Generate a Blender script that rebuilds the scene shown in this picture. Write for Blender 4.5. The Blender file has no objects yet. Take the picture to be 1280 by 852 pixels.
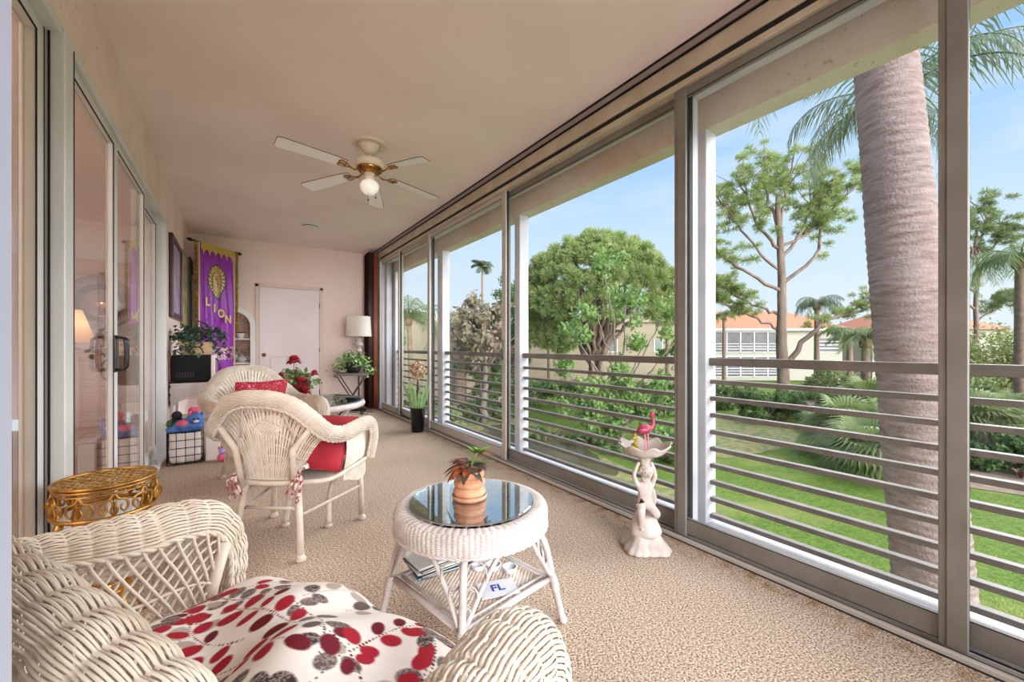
import bpy, math, random
import numpy as np
from mathutils import Vector, noise as mnoise

SC = bpy.context.scene
COL = SC.collection
PI = math.pi
rnd = random.Random(7)
nrs = np.random.RandomState(11)

# ---------------------------------------------------------------- camera
EYE = 1.068
YAW = math.radians(33.97)
FPX = 515.0
cam = bpy.data.cameras.new('camera'); camo = bpy.data.objects.new('camera', cam); COL.objects.link(camo)
camo.location = (0, 0, EYE)
camo.rotation_euler = (PI/2, 0, -YAW)
cam.sensor_width = 36.0; cam.lens = 36.0*FPX/1280.0
cam.shift_y = 6.5/1280.0
cam.clip_start = 0.02; cam.clip_end = 500
SC.camera = camo

SC.view_settings.view_transform = 'Standard'
SC.view_settings.look = 'None'
SC.view_settings.gamma = 1.0
SC.view_settings.use_curve_mapping = False
SC.view_settings.exposure = 0.14

# ---------------------------------------------------------------- world: hazy blue sky with thin cloud
def lin(r, g, b, a=1.0):
    f = lambda c: (c/255.0/12.92) if c/255.0 <= 0.04045 else ((c/255.0+0.055)/1.055)**2.4
    return (f(r), f(g), f(b), a)

W = bpy.data.worlds.new('sky'); SC.world = W; W.use_nodes = True
nt = W.node_tree; nt.nodes.clear()
wo = nt.nodes.new('ShaderNodeOutputWorld'); bg = nt.nodes.new('ShaderNodeBackground')
tc = nt.nodes.new('ShaderNodeTexCoord'); sx = nt.nodes.new('ShaderNodeSeparateXYZ')
nt.links.new(tc.outputs['Generated'], sx.inputs[0])
cr = nt.nodes.new('ShaderNodeValToRGB')
e = cr.color_ramp.elements
e[0].position = 0.0; e[0].color = lin(226, 240, 250)
e[1].position = 1.0; e[1].color = lin(112, 174, 244)
x = e.new(0.22); x.color = lin(206, 231, 252)
x = e.new(0.50); x.color = lin(134, 193, 252)
nt.links.new(sx.outputs['Z'], cr.inputs[0])
mp = nt.nodes.new('ShaderNodeMapping'); mp.inputs['Scale'].default_value = (1.2, 1.2, 4.0)
nt.links.new(tc.outputs['Generated'], mp.inputs[0])
nz = nt.nodes.new('ShaderNodeTexNoise'); nz.inputs['Scale'].default_value = 2.2; nz.inputs['Detail'].default_value = 6; nz.inputs['Roughness'].default_value = 0.55
nt.links.new(mp.outputs[0], nz.inputs[0])
cr2 = nt.nodes.new('ShaderNodeValToRGB'); cr2.color_ramp.elements[0].position = 0.47; cr2.color_ramp.elements[1].position = 0.72
nt.links.new(nz.outputs[0], cr2.inputs[0])
mul = nt.nodes.new('ShaderNodeMath'); mul.operation = 'MULTIPLY'; mul.inputs[1].default_value = 0.75
nt.links.new(cr2.outputs[0], mul.inputs[0])
mxw = nt.nodes.new('ShaderNodeMixRGB'); mxw.inputs[2].default_value = lin(240, 246, 250)
nt.links.new(mul.outputs[0], mxw.inputs[0]); nt.links.new(cr.outputs[0], mxw.inputs[1])
nt.links.new(mxw.outputs[0], bg.inputs[0]); bg.inputs[1].default_value = 1.0
nt.links.new(bg.outputs[0], wo.inputs[0])

# broad fill suns added for brighter daylight through windows and the rear opening
def sun(name, direction, strength, angle, color=(1, 1, 1)):
    l = bpy.data.lights.new(name, 'SUN'); l.energy = strength; l.angle = math.radians(angle); l.color = color
    o = bpy.data.objects.new(name, l); COL.objects.link(o)
    o.rotation_euler = Vector(direction).to_track_quat('-Z', 'Y').to_euler()
    o.location = (0, 0, 30)
    return o
sun('sun_fill_east', (-1.0, 0.10, -0.66), 8.4, 65, (0.985, 0.985, 1.0))
sun('sun_fill_south', (0.10, 1.0, -0.24), 8.2, 45, (0.985, 0.985, 1.0))
SC.cycles.max_bounces = 16; SC.cycles.diffuse_bounces = 9; SC.cycles.transparent_max_bounces = 24

# ---------------------------------------------------------------- mesh helpers
class M:
    """collects verts / faces; build() links ONE mesh object"""
    def __init__(s):
        s.v = []; s.n = 0; s.f = []      # s.f: (faces ndarray (k,m), smooth, matindex)
        s.col = []
    def add(s, v, f, smooth=True, mi=0, col=None):
        v = np.asarray(v, dtype=np.float64).reshape(-1, 3)
        if isinstance(f, np.ndarray): groups = [f]
        else:
            d = {}
            for q in f: d.setdefault(len(q), []).append(q)
            groups = [np.array(x) for x in d.values()]
        for g in groups:
            if len(g): s.f.append((g + s.n, smooth, mi))
        s.v.append(v); s.n += len(v)
        s.col.append(col if col is not None else np.ones((len(v), 3)))
        return s
    def box(s, x0, x1, y0, y1, z0, z1, bev=0.0, mi=0, rot=None, piv=None):
        if bev > 0:
            b = min(bev, (x1-x0)*.45, (y1-y0)*.45, (z1-z0)*.45)
            vs = []; 
            for sx_ in (0, 1):
                for sy_ in (0, 1):
                    for sz_ in (0, 1):
                        X = (x0, x1)[sx_]; Y = (y0, y1)[sy_]; Z = (z0, z1)[sz_]
                        ix = b if sx_ == 0 else -b; iy = b if sy_ == 0 else -b; iz = b if sz_ == 0 else -b
                        vs += [(X, Y+iy, Z+iz), (X+ix, Y, Z+iz), (X+ix, Y+iy, Z)]
            def id_(a, b_, c, k): return ((a*2+b_)*2+c)*3+k
            F = []
            F += [(id_(0,0,0,0), id_(0,0,1,0), id_(0,1,1,0), id_(0,1,0,0)), (id_(1,0,0,0), id_(1,1,0,0), id_(1,1,1,0), id_(1,0,1,0))]
            F += [(id_(0,0,0,1), id_(1,0,0,1), id_(1,0,1,1), id_(0,0,1,1)), (id_(0,1,0,1), id_(0,1,1,1), id_(1,1,1,1), id_(1,1,0,1))]
            F += [(id_(0,0,0,2), id_(0,1,0,2), id_(1,1,0,2), id_(1,0,0,2)), (id_(0,0,1,2), id_(1,0,1,2), id_(1,1,1,2), id_(0,1,1,2))]
            for p in (0, 1):
                for q in (0, 1):
                    F.append((id_(p,q,0,0), id_(p,q,1,0), id_(p,q,1,1), id_(p,q,0,1)))
                    F.append((id_(p,0,q,0), id_(p,1,q,0), id_(p,1,q,2), id_(p,0,q,2)))
                    F.append((id_(0,p,q,1), id_(1,p,q,1), id_(1,p,q,2), id_(0,p,q,2)))
            for a in (0, 1):
                for b_ in (0, 1):
                    for c in (0, 1): F.append((id_(a,b_,c,0), id_(a,b_,c,1), id_(a,b_,c,2)))
            v = np.array(vs)
        else:
            v = np.array([(a, b_, c) for a in (x0, x1) for b_ in (y0, y1) for c in (z0, z1)])
            F = [(0,1,3,2), (4,6,7,5), (0,4,5,1), (2,3,7,6), (0,2,6,4), (1,5,7,3)]
        if rot is not None:
            pv = np.array(piv if piv is not None else ((x0+x1)/2, (y0+y1)/2, (z0+z1)/2))
            from mathutils import Euler
            R = np.array(Euler(rot).to_matrix()); v = (v-pv) @ R.T + pv
        return s.add(v, F, False, mi)
    def tube(s, pts, r, k=8, cap=True, closed=False, mi=0, flat=1.0):
        P = np.asarray(pts, float); n = len(P)
        R = np.full(n, r) if np.isscalar(r) else np.asarray(r, float)
        if closed: T = np.roll(P, -1, 0)-np.roll(P, 1, 0)
        else:
            T = np.empty_like(P); T[1:-1] = P[2:]-P[:-2]; T[0] = P[1]-P[0]; T[-1] = P[-1]-P[-2]
        T /= (np.linalg.norm(T, axis=1)[:, None]+1e-12)
        up = np.array([0, 0, 1.0]) if abs(T[0][2]) < 0.9 else np.array([1.0, 0, 0])
        N = np.empty_like(P); a = up - T[0]*up.dot(T[0]); a /= np.linalg.norm(a); N[0] = a
        for i in range(1, n):
            a = N[i-1]-T[i]*N[i-1].dot(T[i]); l = np.linalg.norm(a)
            N[i] = a/l if l > 1e-9 else N[i-1]
        B = np.cross(T, N)
        A = np.linspace(0, 2*PI, k, endpoint=False)
        V = P[:, None, :] + R[:, None, None]*(np.cos(A)[None, :, None]*N[:, None, :]*flat + np.sin(A)[None, :, None]*B[:, None, :])
        idx = np.arange(n*k).reshape(n, k)
        m = n if closed else n-1
        i0 = np.arange(m); i1 = (i0+1) % n
        a_ = idx[i0]; b_ = idx[i1]
        F = np.stack([a_, np.roll(a_, -1, 1), np.roll(b_, -1, 1), b_], -1).reshape(-1, 4)
        s.add(V.reshape(-1, 3), F, True, mi)
        if cap and not closed and k >= 3:
            base = s.n-n*k
            s.f.append((np.array([list(range(k))[::-1]])+base, False, mi))
            s.f.append((np.array([list(range((n-1)*k, n*k))])+base, False, mi))
        return s
    def lathe(s, prof, c=(0, 0, 0), k=32, mi=0, smooth=True, a0=0.0, rfun=None):
        pr = np.asarray(prof, float); n = len(pr)
        A = np.linspace(0, 2*PI, k, endpoint=False)+a0
        R = pr[:, 0][:, None]*np.ones(k)[None, :]
        if rfun is not None: R = R*rfun(A, pr[:, 1])
        V = np.stack([R*np.cos(A)+c[0], R*np.sin(A)+c[1], np.repeat(pr[:, 1][:, None], k, 1)+c[2]], -1)
        idx = np.arange(n*k).reshape(n, k); a_ = idx[:-1]; b_ = idx[1:]
        F = np.stack([a_, np.roll(a_, -1, 1), np.roll(b_, -1, 1), b_], -1).reshape(-1, 4)
        s.add(V.reshape(-1, 3), F, smooth, mi)
        base = s.n-n*k
        if pr[0, 0] > 1e-6: s.f.append((np.array([list(range(k))[::-1]])+base, False, mi))
        if pr[-1, 0] > 1e-6: s.f.append((np.array([list(range((n-1)*k, n*k))])+base, False, mi))
        return s
    def ball(s, c, r, k=16, j=10, sc=(1, 1, 1), mi=0):
        th = np.linspace(-PI/2, PI/2, j)
        pr = np.stack([np.cos(th)*r, np.sin(th)*r], -1); pr[0, 0] = pr[-1, 0] = 1e-7
        A = np.linspace(0, 2*PI, k, endpoint=False)
        V = np.stack([pr[:, 0][:, None]*np.cos(A)*sc[0]+c[0], pr[:, 0][:, None]*np.sin(A)*sc[1]+c[1], np.repeat(pr[:, 1][:, None], k, 1)*sc[2]+c[2]], -1)
        idx = np.arange(j*k).reshape(j, k); a_ = idx[:-1]; b_ = idx[1:]
        F = np.stack([a_, np.roll(a_, -1, 1), np.roll(b_, -1, 1), b_], -1).reshape(-1, 4)
        return s.add(V.reshape(-1, 3), F, True, mi)
    def grid(s, V, smooth=True, closed_u=False, closed_v=False, mi=0, col=None):
        nu, nv = V.shape[:2]; idx = np.arange(nu*nv).reshape(nu, nv)
        if closed_u: idx = np.vstack([idx, idx[:1]])
        if closed_v: idx = np.hstack([idx, idx[:, :1]])
        F = np.stack([idx[:-1, :-1], idx[1:, :-1], idx[1:, 1:], idx[:-1, 1:]], -1).reshape(-1, 4)
        return s.add(V.reshape(-1, 3), F, smooth, mi, None if col is None else col.reshape(-1, 3))
    def prism(s, poly, z0, z1, axis='z', mi=0, smooth=False):
        """poly: 2D outline; axis z -> (x,y) extruded in z; y -> (x,z) extruded in y; x -> (y,z) extruded in x"""
        p = np.asarray(poly, float); n = len(p)
        def mk(t):
            T = np.full(n, t)
            return {'z': np.stack([p[:, 0], p[:, 1], T], -1), 'y': np.stack([p[:, 0], T, p[:, 1]], -1), 'x': np.stack([T, p[:, 0], p[:, 1]], -1)}[axis]
        v = np.vstack([mk(z0), mk(z1)])
        F = [tuple(range(n))[::-1], tuple(range(n, 2*n))]+[(i, (i+1) % n, n+(i+1) % n, n+i) for i in range(n)]
        return s.add(v, F, smooth, mi)
    def xf(s, fn):
        s.v = [fn(v) for v in s.v]; return s
    def build(s, name, mats, parent=None, loc=None, usecol=False):
        me = bpy.data.meshes.new(name)
        V = np.vstack(s.v) if s.v else np.zeros((0, 3))
        me.vertices.add(len(V)); me.vertices.foreach_set('co', V.ravel())
        nl = sum(f.size for f, _, _ in s.f); npoly = sum(len(f) for f, _, _ in s.f)
        me.loops.add(nl); me.polygons.add(npoly)
        me.loops.foreach_set('vertex_index', np.concatenate([f.ravel() for f, _, _ in s.f]).astype(np.int32))
        tot = np.concatenate([np.full(len(f), f.shape[1]) for f, _, _ in s.f]).astype(np.int32)
        st = np.concatenate([[0], np.cumsum(tot)[:-1]]).astype(np.int32)
        me.polygons.foreach_set('loop_start', st)
        try: me.polygons.foreach_set('loop_total', tot)
        except Exception: pass
        me.polygons.foreach_set('use_smooth', np.concatenate([np.full(len(f), sm) for f, sm, _ in s.f]))
        if not isinstance(mats, (list, tuple)): mats = [mats]
        for m_ in mats: me.materials.append(m_)
        me.polygons.foreach_set('material_index', np.concatenate([np.full(len(f), mi) for f, _, mi in s.f]).astype(np.int32))
        me.update(calc_edges=True)
        me.validate()
        if usecol:
            c = np.vstack(s.col); ca = me.color_attributes.new('Col', 'FLOAT_COLOR', 'POINT')
            ca.data.foreach_set('color', np.hstack([c, np.ones((len(c), 1))]).ravel())
        o = bpy.data.objects.new(name, me); COL.objects.link(o)
        if parent is not None: o.parent = parent
        if loc is not None: o.location = loc
        return o

def thing(name, label, cat, loc=(0, 0, 0), rotz=0.0, group=None):
    o = bpy.data.objects.new(name, None); COL.objects.link(o)
    o.location = loc; o.rotation_euler = (0, 0, rotz); o.empty_display_size = 0.1
    o['label'] = label; o['category'] = cat
    if group: o['group'] = group
    return o
def tag(o, label, cat, group=None, kind=None):
    o['label'] = label; o['category'] = cat
    if group: o['group'] = group
    if kind: o['kind'] = kind
    return o
def struct(o, label=None):
    o['kind'] = 'structure'
    if label: o['label'] = label
    return o
def dup(root, loc, rotz=None, label=None, group=None, scale=None):
    r = root.copy(); COL.objects.link(r); r.location = loc
    if rotz is not None: r.rotation_euler = (0, 0, rotz)
    if scale is not None: r.scale = (scale,)*3 if np.isscalar(scale) else scale
    if label: r['label'] = label
    if group: r['group'] = group
    for ch in list(root.children):
        c = ch.copy(); COL.objects.link(c); c.parent = r
        for g in list(ch.children):
            d = g.copy(); COL.objects.link(d); d.parent = c
    return r

def crom(pts, n, closed=False):
    """Catmull-Rom resample, n points evenly in arc length"""
    P = np.asarray(pts, float)
    if closed: Q = np.vstack([P[-1:], P, P[:2]])
    else: Q = np.vstack([2*P[0]-P[1], P, 2*P[-1]-P[-2]])
    out = []
    for i in range(len(Q)-3):
        t = np.linspace(0, 1, 24, endpoint=False)[:, None]
        a, b, c, d = Q[i:i+4]
        out.append(0.5*((2*b)+(-a+c)*t+(2*a-5*b+4*c-d)*t**2+(-a+3*b-3*c+d)*t**3))
    out = np.vstack(out+[Q[-2][None]])
    L = np.concatenate([[0], np.cumsum(np.linalg.norm(np.diff(out, axis=0), axis=1))])
    s_ = np.linspace(0, L[-1], n+(1 if closed else 0))
    r = np.stack([np.interp(s_, L, out[:, k]) for k in range(out.shape[1])], -1)
    return r[:-1] if closed else r

# ---------------------------------------------------------------- materials
def nmat(name):
    m = bpy.data.materials.new(name); m.use_nodes = True
    nt = m.node_tree; nt.nodes.clear()
    out = nt.nodes.new('ShaderNodeOutputMaterial'); b = nt.nodes.new('ShaderNodeBsdfPrincipled')
    nt.links.new(b.outputs[0], out.inputs[0])
    return m, nt, b, out
def mat(name, c, rough=0.6, metal=0.0, c2=None, scale=8.0, bump=0.0, bscale=None, detail=3.0, spec=0.5, lo=0.35, hi=0.65, stretch=None, coat=0.0, transl=0.0, em=None, ems=0.0):
    m, nt, b, out = nmat(name)
    b.inputs['Base Color'].default_value = c; b.inputs['Roughness'].default_value = rough; b.inputs['Metallic'].default_value = metal
    b.inputs['Specular IOR Level'].default_value = spec
    if coat: b.inputs['Coat Weight'].default_value = coat
    tc = nt.nodes.new('ShaderNodeTexCoord'); src = tc.outputs['Object']
    if stretch:
        mp = nt.nodes.new('ShaderNodeMapping'); mp.inputs['Scale'].default_value = stretch
        nt.links.new(src, mp.inputs[0]); src = mp.outputs[0]
    colout = None
    if c2 is not None:
        n = nt.nodes.new('ShaderNodeTexNoise'); n.inputs['Scale'].default_value = scale; n.inputs['Detail'].default_value = detail
        nt.links.new(src, n.inputs[0])
        r = nt.nodes.new('ShaderNodeValToRGB'); r.color_ramp.elements[0].position = lo; r.color_ramp.elements[1].position = hi
        r.color_ramp.elements[0].color = c; r.color_ramp.elements[1].color = c2
        nt.links.new(n.outputs[0], r.inputs[0]); nt.links.new(r.outputs[0], b.inputs['Base Color']); colout = r.outputs[0]
    if bump:
        n2 = nt.nodes.new('ShaderNodeTexNoise'); n2.inputs['Scale'].default_value = bscale or scale*3; n2.inputs['Detail'].default_value = 5
        nt.links.new(src, n2.inputs[0])
        bp = nt.nodes.new('ShaderNodeBump'); bp.inputs['Strength'].default_value = bump; bp.inputs['Distance'].default_value = 0.01
        nt.links.new(n2.outputs[0], bp.inputs['Height']); nt.links.new(bp.outputs[0], b.inputs['Normal'])
    if transl:
        t = nt.nodes.new('ShaderNodeBsdfTranslucent'); t.inputs[0].default_value = c
        if colout is not None: nt.links.new(colout, t.inputs[0])
        mx = nt.nodes.new('ShaderNodeMixShader'); mx.inputs[0].default_value = transl
        nt.links.new(b.outputs[0], mx.inputs[1]); nt.links.new(t.outputs[0], mx.inputs[2]); nt.links.new(mx.outputs[0], out.inputs[0])
    if em:
        b.inputs['Emission Color'].default_value = em; b.inputs['Emission Strength'].default_value = ems
    return m
def colmat(name, rough=0.8, bump=0.0, bscale=400, spec=0.3, metal=0.0):
    m, nt, b, out = nmat(name)
    a = nt.nodes.new('ShaderNodeAttribute'); a.attribute_name = 'Col'
    nt.links.new(a.outputs['Color'], b.inputs['Base Color']); b.inputs['Roughness'].default_value = rough
    b.inputs['Specular IOR Level'].default_value = spec; b.inputs['Metallic'].default_value = metal
    if bump:
        tc = nt.nodes.new('ShaderNodeTexCoord'); n2 = nt.nodes.new('ShaderNodeTexNoise'); n2.inputs['Scale'].default_value = bscale
        nt.links.new(tc.outputs['Object'], n2.inputs[0]); bp = nt.nodes.new('ShaderNodeBump'); bp.inputs['Strength'].default_value = bump; bp.inputs['Distance'].default_value = 0.002
        nt.links.new(n2.outputs[0], bp.inputs['Height']); nt.links.new(bp.outputs[0], b.inputs['Normal'])
    return m
def glassmat(name, tint=(0.97, 0.98, 0.97, 1), f0=0.04, rough=0.0, k=0.96):
    """clear pane: see-through face on, mirror-like at grazing angles (Schlick), the same from both sides"""
    m, nt, b, out = nmat(name); nt.nodes.remove(b)
    t = nt.nodes.new('ShaderNodeBsdfTransparent'); t.inputs[0].default_value = tint
    g = nt.nodes.new('ShaderNodeBsdfGlossy'); g.inputs['Roughness'].default_value = rough; g.inputs[0].default_value = (1, 1, 1, 1)
    lw = nt.nodes.new('ShaderNodeLayerWeight'); lw.inputs[0].default_value = 0.5
    pw = nt.nodes.new('ShaderNodeMath'); pw.operation = 'POWER'; pw.inputs[1].default_value = 5
    ma = nt.nodes.new('ShaderNodeMath'); ma.operation = 'MULTIPLY_ADD'; ma.inputs[1].default_value = k; ma.inputs[2].default_value = f0
    mx = nt.nodes.new('ShaderNodeMixShader')
    nt.links.new(lw.outputs['Facing'], pw.inputs[0]); nt.links.new(pw.outputs[0], ma.inputs[0])
    nt.links.new(ma.outputs[0], mx.inputs[0]); nt.links.new(t.outputs[0], mx.inputs[1]); nt.links.new(g.outputs[0], mx.inputs[2]); nt.links.new(mx.outputs[0], out.inputs[0])
    return m

def stucco(name, c, speck, sp_lo=0.62, sp_hi=0.75, bump=0.5, bscale=60, patch=None):
    m, nt, b, out = nmat(name)
    b.inputs['Roughness'].default_value = 0.85; b.inputs['Specular IOR Level'].default_value = 0.2
    tc = nt.nodes.new('ShaderNodeTexCoord')
    n = nt.nodes.new('ShaderNodeTexNoise'); n.inputs['Scale'].default_value = 22; n.inputs['Detail'].default_value = 6; n.inputs['Roughness'].default_value = 0.65
    nt.links.new(tc.outputs['Object'], n.inputs[0])
    r = nt.nodes.new('ShaderNodeValToRGB'); r.color_ramp.elements[0].position = sp_lo; r.color_ramp.elements[1].position = sp_hi
    r.color_ramp.elements[0].color = c; r.color_ramp.elements[1].color = speck
    nt.links.new(n.outputs[0], r.inputs[0])
    last = r.outputs[0]
    if patch:
        n3 = nt.nodes.new('ShaderNodeTexNoise'); n3.inputs['Scale'].default_value = 2.3; n3.inputs['Detail'].default_value = 4
        nt.links.new(tc.outputs['Object'], n3.inputs[0])
        r3 = nt.nodes.new('ShaderNodeValToRGB'); r3.color_ramp.elements[0].position = 0.45; r3.color_ramp.elements[1].position = 0.7
        nt.links.new(n3.outputs[0], r3.inputs[0])
        mx = nt.nodes.new('ShaderNodeMixRGB'); mx.inputs[2].default_value = patch
        mm = nt.nodes.new('ShaderNodeMath'); mm.operation = 'MULTIPLY'; mm.inputs[1].default_value = 0.7
        nt.links.new(r3.outputs[0], mm.inputs[0]); nt.links.new(mm.outputs[0], mx.inputs[0]); nt.links.new(last, mx.inputs[1]); last = mx.outputs[0]
    nt.links.new(last, b.inputs['Base Color'])
    n2 = nt.nodes.new('ShaderNodeTexNoise'); n2.inputs['Scale'].default_value = bscale; n2.inputs['Detail'].default_value = 6
    nt.links.new(tc.outputs['Object'], n2.inputs[0])
    bp = nt.nodes.new('ShaderNodeBump'); bp.inputs['Strength'].default_value = bump; bp.inputs['Distance'].default_value = 0.006
    nt.links.new(n2.outputs[0], bp.inputs['Height']); nt.links.new(bp.outputs[0], b.inputs['Normal'])
    return m

K = {}
K['wall'] = stucco('wall_stucco_pink', lin(246, 226, 220), lin(178, 140, 118), 0.60, 0.78, 0.45, 45, lin(228, 206, 196))
K['wall_far'] = stucco('wall_stucco_far', lin(240, 220, 212), lin(214, 184, 172), 0.58, 0.8, 0.4, 30, lin(232, 210, 198))
K['beam'] = stucco('beam_stucco', lin(218, 210, 200), lin(150, 108, 82), 0.60, 0.78, 0.4, 50, lin(204, 178, 152))
K['ceil'] = mat('ceiling_paint', lin(249, 237, 233), 0.9, 0, lin(243, 229, 224), 1.5, 0.15, 12, spec=0.15)
K['alu'] = mat('aluminium_frame', lin(196, 190, 182), 0.42, 0.15, lin(186, 180, 172), 3)
K['alu_tan'] = mat('aluminium_grey_tan', lin(134, 130, 124), 0.5, 0.1, lin(120, 115, 107), 5, detail=6)  # darker grey-tan frame colour for the near panels and stiles
K['alu_head'] = mat('aluminium_head', lin(200, 190, 170), 0.5, 0.1, lin(182, 170, 146), 5, detail=6)
K['jamb_near'] = mat('jamb_lavender', lin(172, 174, 192), 0.6)
K['alu_white'] = mat('white_painted_metal', lin(206, 206, 212), 0.5, 0, lin(190, 190, 198), 4)
K['dark'] = mat('black_rubber', lin(22, 20, 20), 0.7)
K['rail'] = mat('railing_paint', lin(102, 95, 89), 0.5, 0, lin(116, 108, 101), 12)
K['glass'] = glassmat('window_glass', (0.985, 0.99, 0.985, 1), 0.012, k=0.35)
K['doorglass'] = glassmat('sliding_door_glass', (0.95, 0.96, 0.95, 1), 0.05, k=0.8)
K['white'] = mat('white_paint', lin(236, 232, 228), 0.5)
K['door'] = mat('door_paint', lin(238, 226, 226), 0.5, 0, lin(232, 218, 220), 2)
K['trimpink'] = mat('trim_paint', lin(226, 204, 196), 0.55)
K['brass'] = mat('brass', lin(190, 140, 70), 0.25, 1.0, lin(150, 100, 45), 20)
K['steel'] = mat('brushed_steel', lin(190, 190, 188), 0.3, 1.0)
K['black'] = mat('black_plastic', lin(14, 13, 13), 0.25, 0, spec=0.6)
K['blackiron'] = mat('black_iron', lin(28, 26, 27), 0.5, 0.4)

# ================================================================ THE SETTING
XL, XR, YF, YB, H = -0.555, 2.03, 7.62, -2.2, 2.72

# carpet
def carpet_mat():
    m, nt, b, out = nmat('carpet_beige')
    b.inputs['Roughness'].default_value = 0.95; b.inputs['Specular IOR Level'].default_value = 0.1
    tc = nt.nodes.new('ShaderNodeTexCoord')
    mp = nt.nodes.new('ShaderNodeMapping'); mp.inputs['Scale'].default_value = (1.0, 1.35, 1.0); mp.inputs['Rotation'].default_value = (0, 0, 0.5)
    nt.links.new(tc.outputs['Object'], mp.inputs[0])
    n = nt.nodes.new('ShaderNodeTexNoise'); n.inputs['Scale'].default_value = 115; n.inputs['Detail'].default_value = 3; n.inputs['Roughness'].default_value = 0.7
    nt.links.new(mp.outputs[0], n.inputs[0])
    r = nt.nodes.new('ShaderNodeValToRGB'); el = r.color_ramp.elements
    el[0].position = 0.36; el[0].color = lin(92, 74, 60); el[1].position = 0.64; el[1].color = lin(236, 220, 204)
    x = el.new(0.47); x.color = lin(172, 150, 130)
    nt.links.new(n.outputs[0], r.inputs[0])
    n2 = nt.nodes.new('ShaderNodeTexNoise'); n2.inputs['Scale'].default_value = 1.3; n2.inputs['Detail'].default_value = 5
    nt.links.new(tc.outputs['Object'], n2.inputs[0])
    r2 = nt.nodes.new('ShaderNodeValToRGB'); r2.color_ramp.elements[0].position = 0.3; r2.color_ramp.elements[1].position = 0.7
    r2.color_ramp.elements[0].color = (0.86, 0.84, 0.80, 1); r2.color_ramp.elements[1].color = (1, 1, 1, 1)
    nt.links.new(n2.outputs[0], r2.inputs[0])
    mx = nt.nodes.new('ShaderNodeMixRGB'); mx.blend_type = 'MULTIPLY'; mx.inputs[0].default_value = 1
    nt.links.new(r.outputs[0], mx.inputs[1]); nt.links.new(r2.outputs[0], mx.inputs[2])
    # rust stains that follow the window track
    sp = nt.nodes.new('ShaderNodeSeparateXYZ'); nt.links.new(tc.outputs['Object'], sp.inputs[0])
    mr = nt.nodes.new('ShaderNodeMapRange'); mr.inputs[1].default_value = 1.83; mr.inputs[2].default_value = 2.03
    nt.links.new(sp.outputs['X'], mr.inputs[0])
    n4 = nt.nodes.new('ShaderNodeTexNoise'); n4.inputs['Scale'].default_value = 16; n4.inputs['Detail'].default_value = 5
    nt.links.new(tc.outputs['Object'], n4.inputs[0])
    r4 = nt.nodes.new('ShaderNodeValToRGB'); r4.color_ramp.elements[0].position = 0.48; r4.color_ramp.elements[1].position = 0.7
    nt.links.new(n4.outputs[0], r4.inputs[0])
    mm = nt.nodes.new('ShaderNodeMath'); mm.operation = 'MULTIPLY'; nt.links.new(mr.outputs[0], mm.inputs[0]); nt.links.new(r4.outputs[0], mm.inputs[1])
    mx2 = nt.nodes.new('ShaderNodeMixRGB'); mx2.inputs[2].default_value = lin(128, 88, 44)
    nt.links.new(mm.outputs[0], mx2.inputs[0]); nt.links.new(mx.outputs[0], mx2.inputs[1])
    nt.links.new(mx2.outputs[0], b.inputs['Base Color'])
    bp = nt.nodes.new('ShaderNodeBump'); bp.inputs['Strength'].default_value = 0.6; bp.inputs['Distance'].default_value = 0.006
    nt.links.new(n.outputs[0], bp.inputs['Height']); nt.links.new(bp.outputs[0], b.inputs['Normal'])
    return m
m = M(); m.box(-4.2, XR+0.005, YB, YF+0.2, -0.16, 0.0)
struct(m.build('floor', carpet_mat()), 'beige speckled carpet')
m = M(); m.box(XL-0.2, 2.5, YB, YF+0.2, H, H+0.2)
struct(m.build('ceiling', K['ceil']), 'flat pinkish ceiling')

# left wall with the long door opening, and the short near wall beside the camera
m = M()
OY0, OY1, OZ = 0.75, 5.27, 2.30
m.box(XL-0.14, XL, YB, OY0, 0, H); m.box(XL-0.14, XL, OY1, YF, 0, H); m.box(XL-0.14, XL, OY0, OY1, OZ, H)
struct(m.build('wall_left', K['wall']), 'pink stucco wall with sliding doors')
m = M()
# far wall with arched niche (centre X -0.01, half width .215, spring z 1.36)
NX, NR, NS, NB = -0.01, 0.215, 1.38, 0.30
m.box(XL-0.14, NX-NR, YF, YF+0.12, 0, H); m.box(NX+NR, 2.5, YF, YF+0.12, 0, H); m.box(NX-NR, NX+NR, YF, YF+0.12, 0, NB)
arc = [(NX+NR*math.cos(a), NS+NR*math.sin(a)) for a in np.linspace(0, PI, 25)]
for i in range(24):
    (xa, za), (xb, zb) = arc[i], arc[i+1]
    m.prism([(xb, zb), (xa, za), (xa, H), (xb, H)], YF, YF+0.12, 'y')
struct(m.build('wall_far', K['wall_far']), 'pink plaster end wall with arched niche and door')
m = M(); m.box(XL-0.001, -0.1115, 0.335, 0.375, 0, H)
struct(m.build('wall_near', K['jamb_near']), 'pale door jamb beside the camera')
m = M()
m.box(XL, 2.5, YB-0.1, YB, 0, 0.5); m.box(XL, 2.5, YB-0.1, YB, 2.45, H); m.box(XL, -0.35, YB-0.1, YB, .5, 2.45); m.box(2.0, 2.5, YB-0.1, YB, .5, 2.45)
struct(m.build('wall_back', K['wall']), 'unseen end wall with a wide opening added to let daylight in')  # wide opening added so daylight enters from behind the camera

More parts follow.
